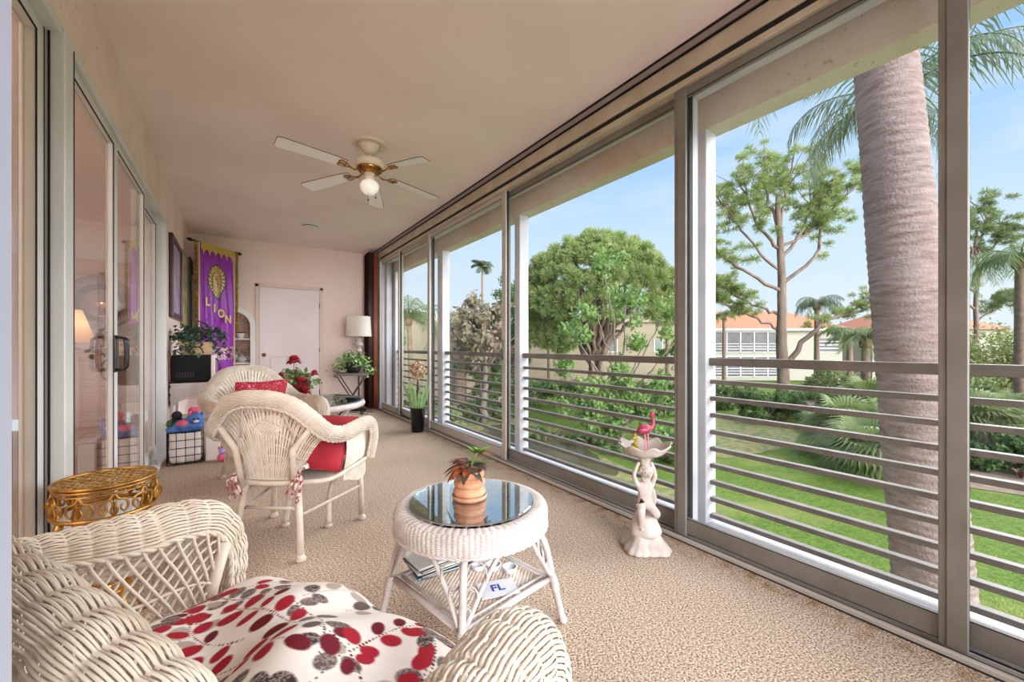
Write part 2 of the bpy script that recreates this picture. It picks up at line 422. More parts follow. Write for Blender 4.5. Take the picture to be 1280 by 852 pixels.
# niche: back, shelves, moulding
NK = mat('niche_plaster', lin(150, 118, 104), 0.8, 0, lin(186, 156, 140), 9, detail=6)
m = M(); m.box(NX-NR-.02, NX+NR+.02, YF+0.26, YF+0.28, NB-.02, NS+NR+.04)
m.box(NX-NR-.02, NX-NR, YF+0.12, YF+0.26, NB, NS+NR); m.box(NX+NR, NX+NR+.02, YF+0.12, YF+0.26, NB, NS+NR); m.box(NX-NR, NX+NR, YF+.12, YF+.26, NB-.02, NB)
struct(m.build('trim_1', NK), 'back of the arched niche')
m = M()
out_ = [(NX+(NR+.0)*math.cos(a), NS+(NR+.0)*math.sin(a)) for a in np.linspace(0, PI, 25)]
out2 = [(NX+(NR+.075)*math.cos(a), NS+(NR+.075)*math.sin(a)) for a in np.linspace(0, PI, 25)]
for i in range(24):
    m.prism([out_[i+1], out_[i], out2[i], out2[i+1]], YF-0.022, YF-0.001, 'y')
m.box(NX+NR, NX+NR+.075, YF-0.022, YF-0.001, NB, NS); m.box(NX-NR-.075, NX-NR, YF-0.022, YF-0.001, NB, NS)
m.box(NX-NR-.075, NX+NR+.075, YF-.03, YF-.001, NB-.05, NB)
struct(m.build('trim_2', K['white']), 'white arched moulding round the niche')
for i, z in enumerate((1.19, 0.81, 0.46)):
    m = M(); m.box(NX-NR, NX+NR, YF+0.0, YF+0.255, z-0.022, z, 0.004)
    struct(m.build('trim_%d' % (3+i), K['white']), 'niche shelf')

# the far door
DX0, DX1, DZ = 0.325, 1.19, 2.0
m = M()
for a, b_ in ((DX0-.055, DX0-.005), (DX1+.005, DX1+.055)): m.box(a, b_, YF-.025, YF-.001, 0, DZ+.055, .006)
m.box(DX0-.055, DX1+.055, YF-.025, YF-.001, DZ+.005, DZ+.055, .006)
struct(m.build('trim_6', K['trimpink']), 'door casing')
m = M(); m.box(DX0, DX1, YF-.02, YF-.001, 0.012, DZ, .003)
d1 = struct(m.build('door_1', K['door']), 'plain pale pink flush door')
m = M(); m.lathe([(.028, 0), (.028, .006), (.012, .012), (.012, .035), (.026, .045), (.031, .058), (.026, .07), (1e-6, .074)], k=20)
m.xf(lambda v: np.stack([v[:, 0], -v[:, 2], v[:, 1]], -1))
m.build('door_knob', K['brass'], d1, (DX0+.06, YF-.02, .93))
m = M()
m.box(.47, .485, YF-.026, YF-.02, .12, .90); m.box(.83, .845, YF-.026, YF-.02, .12, .90); m.box(.485, .83, YF-.026, YF-.02, .885, .90)
m.build('pet_door_frame', K['trimpink'], d1)
m = M()
for z in (.3, 1.0, 1.75): m.tube([(DX1+.004, YF-.024, z-.04), (DX1+.004, YF-.024, z+.04)], .006)
m.build('hinge', K['brass'], d1)
m = M(); m.box(DX1+.056, 2.0, YF-.014, YF-.001, 0, .07, .003)
struct(m.build('baseboard_far', K['trimpink']))

# ---- left door system
def frame_rect(m, X0, X1, Y0, Y1, Z0, Z1, sy, sz0, sz1, bev=.004):
    m.box(X0, X1, Y0, Y0+sy, Z0, Z1, bev); m.box(X0, X1, Y1-sy, Y1, Z0, Z1, bev)
    m.box(X0, X1, Y0+sy, Y1-sy, Z0, Z0+sz0, bev); m.box(X0, X1, Y0+sy, Y1-sy, Z1-sz1, Z1, bev)
def dhandle(m, x, y, z0, z1, d, t=.012, sgn=1):
    m.tube(crom([(x, y, z0), (x+sgn*d*.8, y, z0+.006), (x+sgn*d, y, z0+.03), (x+sgn*d, y, z1-.03), (x+sgn*d*.8, y, z1-.006), (x, y, z1)], 16), t*.6, 8)
    m.box(x-.004, x+.004, y-.018, y+.018, z0-.012, z1+.012, .002)
ALL = mat('door_frame_paint', lin(224, 226, 224), 0.4, 0.0, lin(214, 217, 216), 3)
ALH = mat('door_frame_edge', lin(232, 236, 240), 0.35)
doors = [(0.80, 2.275, -.632, -.596), (2.40, 3.27, -.602, -.572), (3.27, 4.22, -.602, -.572), (4.22, 5.20, -.655, -.62)]
for i, (y0, y1, x0, x1) in enumerate(doors):
    m = M(); sw = .05 if i in (1, 2) else .07
    frame_rect(m, x0, x1, y0, y1, 0.035, OZ-.03, sw, .09, .05)
    d = struct(m.build('door_%d' % (i+2), ALL), 'sliding glass door in a pale aluminium frame')
    m = M(); m.box((x0+x1)/2-.003, (x0+x1)/2+.003, y0+sw-.004, y1-sw+.004, .12, OZ-.075); m.build('pane', K['doorglass'], d)
    m = M(); xx = x1+.0005
    m.box(xx-.002, xx+.002, y1-sw-.006, y1-sw, .125, OZ-.08); m.box(xx-.002, xx+.002, y0+sw, y1-sw, OZ-.083, OZ-.077)
    if i == 0: m.box(xx-.004, xx+.001, y1-.004, y1+.004, .03, OZ-.03)
    m.build('gasket', K['dark'], d)
    if i == 1:
        m = M(); dhandle(m, x1+.002, y1-.03, .93, 1.12, .045); m.build('handle', K['black'], d)
        m = M(); dhandle(m, x0-.002, y1-.11, .93, 1.12, .045, sgn=-1); m.build('handle', mat('bronze_handle', lin(96, 72, 50), .4, .5), d)
    if i == 2:
        m = M(); dhandle(m, x1+.002, y0+.03, .93, 1.12, .045); m.build('handle', K['black'], d)
m = M()
m.box(XL-.11, XL+.012, 2.29, 2.39, 0, OZ, .004)                    # projecting jamb between the pairs
m.box(XL-.11, XL+.004, OY1-.06, OY1, 0, OZ, .004)                  # end jamb
m.box(XL-.11, XL+.006, OY0, OY0+.05, 0, OZ, .004)
m.box(XL-.11, XL+.003, OY0, OY1, OZ-.03, OZ+.012, .003)            # head
struct(m.build('trim_7', ALL), 'pale aluminium frame of the sliding doors')
m = M(); m.box(XL-.11, XL+.018, OY0, OY1, 0, .022, .005)
struct(m.build('trim_8', ALH), 'door threshold')
m = M()
m.box(-.589, -.583, 2.284, 2.2895, 0.03, OZ-.03); m.box(XL-.0, XL+.0135, 2.391, 2.396, 0.03, OZ-.03)
struct(m.build('trim_9', K['dark']), 'black gap beside the door jamb')

# ---- the room seen through the sliding doors
LW = mat('living_room_wall', lin(226, 200, 190), 0.9, 0, lin(220, 194, 184), 3)
m = M(); m.box(-4.2, -4.1, -1, 9.0, 0, H); m.box(-4.1, XL-.14, 9.0, 9.1, 0, H); m.box(-4.1, XL-.14, -1.1, -1, 0, H)
struct(m.build('wall_living', LW), 'pink wall of the room behind the sliding doors')
m = M(); m.box(-4.2, XL-.14, -1.1, 9.1, H-.3, H-.2); struct(m.build('ceiling_living', K['ceil']))
l = bpy.data.lights.new('living_fill', 'POINT'); l.energy = 110; l.color = (1, .90, .82); l.shadow_soft_size = .12; o = bpy.data.objects.new('living_fill', l); COL.objects.link(o); o.location = (-2.4, .4, H-.52)  # unseen point light added to brighten the room behind the glass, no fixture
# curtain strip behind nearest pane
m = M()
yy = np.linspace(1.98, 2.16, 60); zz = np.array([.04, 2.25])
V = np.stack([np.stack([-.76+.018*np.sin(yy*150), yy, np.full(60, z)], -1) for z in zz], 1)
m.grid(V)
tag(m.build('curtain', mat('curtain_gold', lin(214, 204, 150), 0.8, c2=lin(196, 184, 128), scale=4, transl=.3)), 'pale gold drape hanging inside behind the nearest glass door', 'curtain')

# ---- right side: header beam, piers, sill, railing
m = M(); m.box(2.28, 2.42, YB, YF+.1, 2.335, H)
struct(m.build('wall_right', K['beam']), 'stained stucco header beam over the windows')
m = M(); m.box(2.28, 2.42, YB, YF+.1, -3.0, -0.02); m.box(2.03, 2.28, YB, YF+.1, -.3, -.02)
struct(m.build('trim_10', K['beam']), 'outside wall below the sill')
m = M(); m.box(2.16, 2.43, YB, YF, -.02, .035, .006)
struct(m.build('trim_11', K['alu_white']), 'white sill')
piers = [(-2.2, -2.1), (-.42, -.30), (1.36, 1.46), (3.25, 3.34), (5.03, 5.19), (6.95, 7.62)]
for i, (a, b_) in enumerate(piers):
    m = M(); m.box(2.28, 2.385, a, b_, .03, 2.34, .004)
    struct(m.build('trim_%d' % (12+i), K['alu_white']), 'white pier between window openings')
for i in range(1, len(piers)-1):
    y0, y1 = piers[i][1], piers[i+1][0]
    t = thing('railing', ['grey slatted balcony railing just behind the camera', 'grey slatted balcony railing nearest, in front of the big palm trunk', 'grey slatted balcony railing behind the white statue pedestal', 'grey slatted balcony railing behind the tall black vase end of the windows', 'grey slatted balcony railing farthest away, by the brown blinds'][i], 'railing', (2.34, (y0+y1)/2, 0), 0)
    hh = (y1-y0)/2
    m = M(); m.box(-.03, .03, -hh, hh, .955, 1.0, .003); m.build('top_rail', K['rail'], t)
    for k in range(9):
        m = M(); z = .072+k*.0985
        m.box(-.02, .02, -hh, hh, z-.012, z+.012, .002); m.build('slat', K['rail'], t)

# ---- sliding window wall
def win(n, y0, y1, x, lab):
    m = M(); X0, X1 = x, x+.028
    frame_rect(m, X0, X1, y0, y1, .03, 2.50, .045, .085, .05, .003)
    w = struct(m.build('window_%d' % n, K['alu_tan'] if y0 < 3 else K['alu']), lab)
    m = M(); m.box(x+.011, x+.015, y0+.04, y1-.04, .11, 2.455); m.build('pane', K['glass'], w)
    m = M()
    m.box(x-.0015, x+.03, y0-.004, y0, .03, 2.5); m.box(x-.001, x+.001, y0+.045, y1-.045, .113, .117); m.box(x-.001, x+.001, y0+.045, y1-.045, 2.447, 2.452)
    m.build('gasket', K['dark'], w)
    return w
ys = [(-2.15, -1.45), (-1.47, .36), (.30, 1.41), (1.36, 3.24), (3.18, 5.02), (4.97, 6.18), (6.14, 7.08)]
for i, (a, b_) in enumerate(ys):
    w = win(i+1, a, b_, 2.075 if i % 2 == 0 else 2.112, 'tall sliding window panel in aluminium frame')
    if i == 3:
        m = M(); dhandle(m, 2.11, 3.21, .93, 1.13, .05, sgn=-1); m.build('handle', K['black'], w)
# stiles that stand proud at the meeting posts
for i, y in enumerate((.355, 1.41, 3.225, 5.01, 6.165)):
    m = M(); m.box(2.062, 2.075, y-.062, y-.008, .02, 2.52, .003); m.box(2.066, 2.075, y-.008, y+.012, .02, 2.52, .002)
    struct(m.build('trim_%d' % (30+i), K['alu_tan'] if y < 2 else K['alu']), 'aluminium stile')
m = M(); m.box(2.14, 2.20, YB, 7.3, .0, .06, .004); m.box(2.14, 2.2, YB, 7.3, 2.47, 2.56, .004)
for y in (1.36, 6.98): m.box(2.14, 2.2, y-.0, y+.07, .03, 2.5, .003)
m.box(2.05, 2.26, 7.06, 7.2, 0, 2.56, .004)
struct(m.build('trim_40', K['alu_white']), 'white outer window frame')
m = M(); m.box(2.03, 2.052, YB, 7.3, 0, .022, .003); m.box(2.095, 2.103, YB, 7.3, 0, .015); 
struct(m.build('trim_41', K['alu']), 'floor track')
m = M(); m.box(2.024, 2.03, YB, 7.3, 0, .004); m.box(2.03, 2.14, YB, 7.3, -.01, .002)
struct(m.build('trim_42', K['dark']), 'dark groove of the floor track')
m = M()
m.box(2.045, 2.10, YB, YF, 2.565, 2.665, .003); m.box(2.10, 2.28, YB, YF, 2.53, 2.72); m.box(2.05, 2.14, YB, YF, 2.50, 2.535, .003); m.box(2.052, 2.058, YB, YF, 2.585, 2.59); 
struct(m.build('trim_43', K['alu_head']), 'cream window head')
m = M(); m.box(2.055, 2.095, YB, YF, 2.535, 2.567); m.box(2.035, 2.1, YB, YF, 2.662, 2.672); m.box(2.025, 2.05, YB, YF, 2.711, 2.7205)
struct(m.build('trim_44', K['dark']), 'dark gaskets of the window head')
t = thing('blind_head_track', 'long grey head track for vertical blinds along the ceiling edge', 'blind track', (2.05, 2.7, 2.69))
m = M(); m.box(-.018, .03, -4.8, 4.9, -.02, .021, .003); m.build('track', mat('track_grey', lin(150, 140, 134), .5), t)
m = M(); m.box(-.019, -.006, -4.8, 4.9, -.028, -.02); m.build('groove', K['dark'], t)

# brown vertical blinds, stacked at the far end
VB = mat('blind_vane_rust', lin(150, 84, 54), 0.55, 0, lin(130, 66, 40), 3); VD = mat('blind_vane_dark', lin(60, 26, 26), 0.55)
t = thing('vertical_blinds', 'stack of rust brown vertical blind vanes at the far end of the windows', 'blinds', (1.965, 7.28, 0))
for k in range(11):
    y = -.18+k*.03; m = M()
    xx = np.linspace(-.085 if k else .0, .06, 8)
    prof = np.stack([xx, y+.008*np.cos((xx+.01)/.07*1.4)-.002*k%0.004], -1)
    V = np.stack([np.stack([prof[:, 0], prof[:, 1]+dy, np.full(8, z)], -1) for dy, z in ((0, .02), (0, 2.66), (.0025, 2.66), (.0025, .02))], 1)
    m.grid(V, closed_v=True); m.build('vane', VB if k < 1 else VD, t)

# ================================================================ OUTDOORS (ground 2.83 m below the balcony floor)
GZ = -2.83
SN, CS = math.sin(YAW), math.cos(YAW)
def at(px, Z):                      # world XY of the direction px at forward depth Z
    a = (px-640)/FPX
    return Z*(SN+a*CS), Z*(CS-a*SN)
def hz(py, Z): return EYE-(py-432.5)/FPX*Z

G = {}
OUT = 0.49
def lo(r, g, b, f=1.0):            # outdoor colours darkened by one factor to offset the strong fill suns
    c = lin(r, g, b); return (c[0]*OUT*f, c[1]*OUT*f, c[2]*OUT*f, 1.0)
def leafmat(name, c, c2, rough=0.6, tr=0.35, scale=1.2):
    return mat(name, c, rough, 0, c2, scale, detail=5, transl=tr, spec=0.3)
G['pine'] = leafmat('pine_needles', lo(172, 198, 112), lo(212, 226, 146))
G['pine_dk'] = leafmat('pine_needles_dark', lo(146, 168, 104), lo(184, 200, 132))
G['lite'] = leafmat('light_leaves', lo(142, 188, 96), lo(190, 222, 134))
G['hedge'] = leafmat('hedge_leaves', lo(112, 148, 84), lo(150, 184, 108))
G['bush'] = leafmat('bush_leaves', lo(150, 178, 104), lo(196, 208, 140))
G['yellow'] = leafmat('yellow_green_leaves', lo(150, 176, 84), lo(196, 198, 128))
G['magn'] = leafmat('magnolia_leaves', lo(176, 176, 132), lo(216, 188, 166))
G['palm'] = leafmat('palm_leaflets', lo(128, 150, 116), lo(170, 186, 148))
G['palm2'] = leafmat('palm_leaflets_green', lo(140, 172, 106), lo(184, 204, 138))
G['bark'] = mat('pine_bark', lo(150, 122, 106), 0.9, 0, lo(190, 164, 146), 3, 0.6, 14, stretch=(1, 1, .3))
G['bark2'] = mat('grey_bark', lo(150, 136, 122), 0.9, 0, lo(178, 162, 146), 4, 0.4, 10)
G['palmbark'] = mat('thin_palm_bark', lo(166, 136, 116), 0.9, 0, lo(196, 166, 146), 6, 0.4, 10)

def grass_mat():
    m, nt, b, out = nmat('lawn_grass'); b.inputs['Roughness'].default_value = 0.95; b.inputs['Specular IOR Level'].default_value = 0.1
    tc = nt.nodes.new('ShaderNodeTexCoord')
    def nz_(s, d, a0, a1, c0, c1):
        n = nt.nodes.new('ShaderNodeTexNoise'); n.inputs['Scale'].default_value = s; n.inputs['Detail'].default_value = d; n.inputs['Roughness'].default_value = .65
        nt.links.new(tc.outputs['Object'], n.inputs[0])
        r = nt.nodes.new('ShaderNodeValToRGB'); r.color_ramp.elements[0].position = a0; r.color_ramp.elements[1].position = a1
        r.color_ramp.elements[0].color = c0; r.color_ramp.elements[1].color = c1; nt.links.new(n.outputs[0], r.inputs[0]); return n, r
    n1, r1 = nz_(14, 10, .36, .64, lo(92, 128, 44), lo(150, 176, 74))
    n2, r2 = nz_(.35, 4, .52, .66, (0, 0, 0, 1), (1, 1, 1, 1))
    mx = nt.nodes.new('ShaderNodeMixRGB'); mx.inputs[2].default_value = lo(190, 192, 108)
    q = nt.nodes.new('ShaderNodeMath'); q.operation = 'MULTIPLY'; q.inputs[1].default_value = .55
    nt.links.new(r2.outputs[0], q.inputs[0]); nt.links.new(q.outputs[0], mx.inputs[0]); nt.links.new(r1.outputs[0], mx.inputs[1])
    nt.links.new(mx.outputs[0], b.inputs['Base Color'])
    bp = nt.nodes.new('ShaderNodeBump'); bp.inputs['Strength'].default_value = 0.8; bp.inputs['Distance'].default_value = 0.05
    nf = nt.nodes.new('ShaderNodeTexNoise'); nf.inputs['Scale'].default_value = 30; nt.links.new(tc.outputs['Object'], nf.inputs[0])
    nt.links.new(nf.outputs[0], bp.inputs['Height']); nt.links.new(bp.outputs[0], b.inputs['Normal'])
    return m
m = M(); n = 60
gx = np.linspace(2.0, 150, n); gy = np.linspace(-90, 150, 80)
XX, YY = np.meshgrid(gx, gy, indexing='ij')
m.grid(np.stack([XX, YY, np.full_like(XX, GZ)], -1)); m.box(2.0, 150, -90, 150, GZ-.3, GZ-.05)
struct(m.build('lawn', grass_mat()), 'bright green lawn')

def patch(name, pts, z, material, label, n=48, wob=.08, seed=1):
    c = crom(pts, n, closed=True); r_ = random.Random(seed)
    m = M(); ctr = c.mean(0)
    v = [(ctr[0], ctr[1], z+.02)]
    for p in c: 
        d = 1+wob*(r_.random()-.5); v.append((ctr[0]+(p[0]-ctr[0])*d, ctr[1]+(p[1]-ctr[1])*d, z))
    m.add(v, [(0, i+1, (i+1) % n+1) for i in range(n)], True)
    v2 = [(p[0], p[1], z-.06) for p in v[1:]]
    return struct(m.build(name, material), label)
def gp(px, py):                     # ground point seen at a pixel
    Z = (EYE-GZ)*FPX/(py-432.5); return at(px, Z)
MULCH = mat('mulch', lo(150, 120, 96), 0.95, 0, lo(186, 160, 132), 2.5, 0.5, 9, detail=6)
DRY = mat('dry_yellow_grass', lo(118, 142, 62), 0.95, 0, lo(186, 166, 100), 3.5, 0.8, 12, detail=9, lo=.4, hi=.6)
WAT = mat('ditch_water', lo(96, 88, 66), 0.25, 0, lo(120, 112, 78), 1.2, 0.1, 4)
patch('mulch_bed', [gp(900, 500), gp(1000, 503), gp(1060, 520), gp(1090, 560), gp(1150, 600), gp(1280, 620), gp(1400, 600), gp(1400, 520), gp(1100, 490)], GZ+.015, MULCH, 'mulch bed', seed=3)
patch('dry_bank', [gp(560, 520), gp(650, 525), gp(760, 575), gp(900, 640), gp(860, 690), gp(720, 640), gp(600, 580), gp(540, 545)], GZ+.012, DRY, 'dry yellow grass bank', seed=4)
patch('dry_patch', [gp(885, 520), gp(960, 525), gp(1000, 548), gp(930, 570), gp(880, 565)], GZ+.012, DRY, 'dry grass patch', seed=5)
patch('ditch', [gp(560, 545), gp(640, 530), gp(700, 545), gp(770, 590), gp(720, 600), gp(640, 575), gp(590, 580)], GZ+.02, WAT, 'muddy ditch', seed=6)
patch('drive', [gp(560, 500), gp(615, 492), gp(660, 500), gp(640, 507), gp(580, 507)], GZ+.02, mat('concrete_walk', lo(214, 196, 184), .8), 'pale concrete drive', seed=8)

# ---- leaf clouds
def leafcloud(m, C, R, n, size, seed=0, flat=1.0, shell=.35, asp=.5, down=0.0):
    """n little pointed leaves in the outer shell of every blob (C: (k,3), R: (k,) or (k,3))"""
    r_ = np.random.RandomState(seed); C = np.asarray(C, float); k = len(C)
    R = np.asarray(R, float); R = R[:, None]*np.array([1, 1, flat]) if R.ndim == 1 else R
    d = r_.normal(size=(k, n, 3)); d /= np.linalg.norm(d, axis=2)[..., None]
    rad = 1-shell*r_.rand(k, n, 1)**1.3
    P = (C[:, None, :]+d*R[:, None, :]*rad).reshape(-1, 3); N = (d+r_.normal(size=d.shape)*.55).reshape(-1, 3)
    N /= np.linalg.norm(N, axis=1)[:, None]
    T = np.cross(N, r_.normal(size=N.shape)); T[:, 2] -= down; T /= np.linalg.norm(T, axis=1)[:, None]
    B = np.cross(N, T); s = size*(.6+.8*r_.rand(len(P)))[:, None]
    V = np.stack([P-T*s, P+B*s*asp, P+T*s, P-B*s*asp], 1).reshape(-1, 3)
    m.add(V, np.arange(len(V)).reshape(-1, 4), False)
def needlecloud(m, C, R, n, w=.02, seed=0, flat=.75, upb=.25):
    """radiating needle blades: the pompom tufts of a pine"""
    r_ = np.random.RandomState(seed); C = np.asarray(C, float); k = len(C); R = np.asarray(R, float)
    d = r_.normal(size=(k, n, 3)); d[..., 2] = d[..., 2]*flat+upb; d /= np.linalg.norm(d, axis=2)[..., None]
    L = R[:, None, None]*(.7+.4*r_.rand(k, n, 1))
    P0 = C[:, None, :]+d*L*.15; P1 = C[:, None, :]+d*L
    s = np.cross(d, r_.normal(size=d.shape)); s /= np.linalg.norm(s, axis=2)[..., None]; s *= w*(R[:, None, None]/.4)
    V = np.stack([P0-s*.4, P0+s*.4, P1+s, P1-s], 2).reshape(-1, 3)
    m.add(V, np.arange(len(V)).reshape(-1, 4), False)

# ---- buildings
BW = mat('building_wall', lo(222, 204, 172), 0.85, 0, lo(214, 194, 160), .6)
BW2 = mat('building_wall_cream', lo(226, 220, 200), 0.85)
ROOF, rnt, rb, _ = nmat('terracotta_tiles'); rb.inputs['Roughness'].default_value = .8
tcr = rnt.nodes.new('ShaderNodeTexCoord'); wv = rnt.nodes.new('ShaderNodeTexWave'); wv.inputs['Scale'].default_value = 1.1; wv.bands_direction = 'X'; wv.inputs['Distortion'].default_value = .3
rnt.links.new(tcr.outputs['Object'], wv.inputs[0]); rr = rnt.nodes.new('ShaderNodeValToRGB')
rr.color_ramp.elements[0].color = lo(226, 108, 62); rr.color_ramp.elements[1].color = lo(255, 156, 100); rnt.links.new(wv.outputs[0], rr.inputs[0]); rnt.links.new(rr.outputs[0], rb.inputs['Base Color'])
BSC = mat('porch_screen', lo(96, 92, 96), 0.5, c2=lo(124, 120, 122), scale=2)
def hiproof(m, x0, x1, y0, y1, z0, h, ov=.6, ridge=.0):
    x0 -= ov; x1 += ov; y0 -= ov; y1 += ov; w = (y1-y0)/2; rx0 = x0+w*.9; rx1 = x1-w*.9; ym = (y0+y1)/2
    v = [(x0, y0, z0), (x1, y0, z0), (x1, y1, z0), (x0, y1, z0), (rx0, ym, z0+h), (rx1, ym, z0+h)]
    m.add(v, [(0, 1, 5, 4), (1, 2, 5), (2, 3, 4, 5), (3, 0, 4), (0, 3, 2, 1)], False)
# red-roofed two storey building, long side facing the camera; local x = along the facade, y = away from us
cx, cy = at(985, 47)
b1 = thing('apartment_building', 'two storey cream building with orange tiled roof and screened porches behind the pines', 'building', (cx, cy, GZ), -YAW)
m = M(); m.box(-10.5, 6.2, 0, 9, 0, 5.9); m.box(10.5, 26, 1, 9, 0, 5.9); m.build('wall', BW2, b1)
m = M(); hiproof(m, -10.5, 6.4, 0, 9, 5.85, 2.4); hiproof(m, 10.5, 26, 1, 9, 5.85, 2.2); m.build('roof', ROOF, b1)
m = M(); m.box(-11, 7.0, -.7, -.55, 5.65, 5.9); m.build('gutter', K['white'], b1)
for px0 in (-8.6,):
    for z in (.4, 3.2):
        m = M(); m.box(px0-.0, px0+7.8, -.08, -.02, z, z+2.35); sc_ = m.build('screened_porch', BSC, b1)
        m = M()
        for k in range(6): m.box(px0-.05+k*1.56, px0+.05+k*1.56, -.14, -.08, z, z+2.35)
        for q in (0, .35, .65, .95): m.box(px0, px0+7.8, -.14, -.08, z+q, z+q+.05)
        m.box(px0, px0+7.8, -.14, -.08, z+2.28, z+2.4)
        m.build('porch_frame', K['white'], sc_)
for px0 in (3.5,):
    for z in (.4, 3.2):
        m = M(); m.box(px0, px0+2.2, -.08, -.02, z, z+1.6); sc_ = m.build('screened_porch', BSC, b1)
        m = M(); 
        for q in (0, .4, .8, 1.2): m.box(px0, px0+2.2, -.14, -.08, z+q, z+q+.09)
        m.build('porch_frame', K['white'], sc_)
# beige building behind the umbrella pine
cx, cy = at(760, 41)
b2 = thing('apartment_building', 'long windowless beige building wall behind the round crowned pine', 'building', (cx, cy, GZ), -YAW+.1)
m = M(); m.box(-8.2, 9.5, 0, 9, 0, 6.35); m.build('wall', BW, b2)
m = M(); hiproof(m, -8.2, 9.5, 0, 9, 6.3, 1.2, .4); m.build('roof', mat('roof_beige', lo(206, 170, 148), .8), b2)
for xw in (.1, 4.8):
    m = M(); m.box(xw, xw+.8, -.04, 0, 3.4, 4.6); wdo = m.build('window', mat('far_window', lo(120, 136, 120), .3), b2)
    m = M(); m.box(xw-.08, xw+.88, -.07, -.04, 3.3, 3.38); m.box(xw-.08, xw, -.07, -.04, 3.38, 4.6); m.box(xw+.8, xw+.88, -.07, -.04, 3.38, 4.6); m.build('window_frame', K['white'], wdo)
# gable wall at the left
cx, cy = at(518, 30)
b3 = thing('apartment_building', 'beige gabled building seen through the far end windows', 'building', (cx, cy, GZ), -YAW-.15)
m = M(); m.prism([(-7, 0), (3.6, 0), (3.6, 4.4), (-1, 6.3), (-7, 6.9)], 0, 9, 'y'); m.build('wall', BW, b3)
m = M()
for (xa, za, xb, zb) in ((3.9, 4.3, -1, 6.38), (-1, 6.38, -7.2, 6.98)): m.prism([(xa, za), (xb, zb), (xb, zb+.14), (xa, za+.14)], -.3, 9.2, 'y')
m.build('roof_edge', mat('roof_beige2', lo(196, 160, 140), .8), b3)

# ---- trees
def limb(m, pts, r0, r1, n=14, k=7, seed=0, wob=.12):
    c = crom(pts, n); r_ = np.random.RandomState(seed); c[1:-1] += r_.normal(size=(n-2, 3))*wob
    m.tube(c, np.linspace(r0, r1, n), k)
    return c
# umbrella pine
def place(px, Z): x, y = at(px, Z); return (x, y, GZ)
Z0 = 26
t = thing('pine_tree', 'round crowned umbrella pine in front of the beige building', 'tree', place(745, Z0), -YAW)
mb = M(); mf = M(); C = []; R = []
rs = np.random.RandomState(5)
limb(mb, [(0, 0, 0), (-.05, 0, 1.5), (-.3, 0, 2.6), (-.9, .3, 4.2)], .34, .2, seed=1)
ends = []
for k in range(26):
    a = 2*PI*k/26+rs.rand()*.3; rr_ = 1.2+3.6*rs.rand(); 
    ez = 5.2+4.9*math.sqrt(max(0, 1-(rr_/5.1)**2))*(.55+.35*rs.rand())
    st = (rs.normal()*.15, rs.normal()*.15, 1.8+rs.rand()*2.2)
    end = (rr_*math.cos(a), rr_*math.sin(a)*.9, ez)
    mid = (end[0]*.45+rs.normal()*.3, end[1]*.45, st[2]+(ez-st[2])*.55)
    limb(mb, [st, mid, end], .15, .04, seed=k+20, wob=.09); ends.append(end)
for k in range(600):
    u = rs.rand(); a = rs.rand()*2*PI; th = math.acos(1-u*1.0)
    q = .86+.16*rs.rand()
    p = np.array([5.0*math.sin(th)*math.cos(a), 4.4*math.sin(th)*math.sin(a), 6.2+4.6*math.cos(th)])*1.0
    p[:2] *= q; p[2] = 6.2+(p[2]-6.2)*q
    if th > 1.25: p[2] += rs.normal()*.5
    C.append(p); R.append(.30+.24*rs.rand())
for k in range(150):   # lower left skirt
    C.append((-4.6+3.2*rs.rand(), -1.5+2*rs.rand(), 3.6+2.8*rs.rand())); R.append(.3+.2*rs.rand())
needlecloud(mf, C, np.array(R)*1.0, 240, .012, 3, flat=1.0, upb=.1)
mb.build('trunk', G['bark'], t); mf.build('foliage', G['pine'], t)
# bright leafy young tree before it
t = thing('leafy_tree', 'bright green leafy young tree in front of the round crowned pine', 'tree', place(775, 17), -YAW)
mb = M(); mf = M(); C = []; R = []
tips = [(-.6, 0, 7.2), (.35, .2, 6.2), (1.9, 0, 5.3), (-2.0, .2, 4.6), (-.9, 0, 5.3), (1.0, -.2, 4.4), (2.6, .3, 3.6), (-2.4, 0, 3.0), (-1.2, -.3, 2.5), (.2, 0, 2.9), (1.6, -.3, 1.7), (-.5, -.4, 1.3), (2.3, 0, 4.1), (-1.6, -.2, 1.6), (.6, .2, 1.2)]
for i, tp in enumerate(tips):
    limb(mb, [(0, 0, 0), (tp[0]*.3, tp[1]*.3, tp[2]*.5), tp], .06, .02, seed=i, wob=.04)
    for k in range(5):
        C.append(np.array(tp)+rs.normal(size=3)*(.34, .34, .26)); R.append(.28+.2*rs.rand())
for k in range(40): C.append((-1.6+4*rs.rand(), -.6*rs.rand(), .4+2.2*rs.rand())); R.append(.3+.2*rs.rand())
leafcloud(mf, C, R, 75, .085, 9, shell=.7, asp=.7)
mb.build('trunk', G['bark2'], t); mf.build('foliage', G['lite'], t)

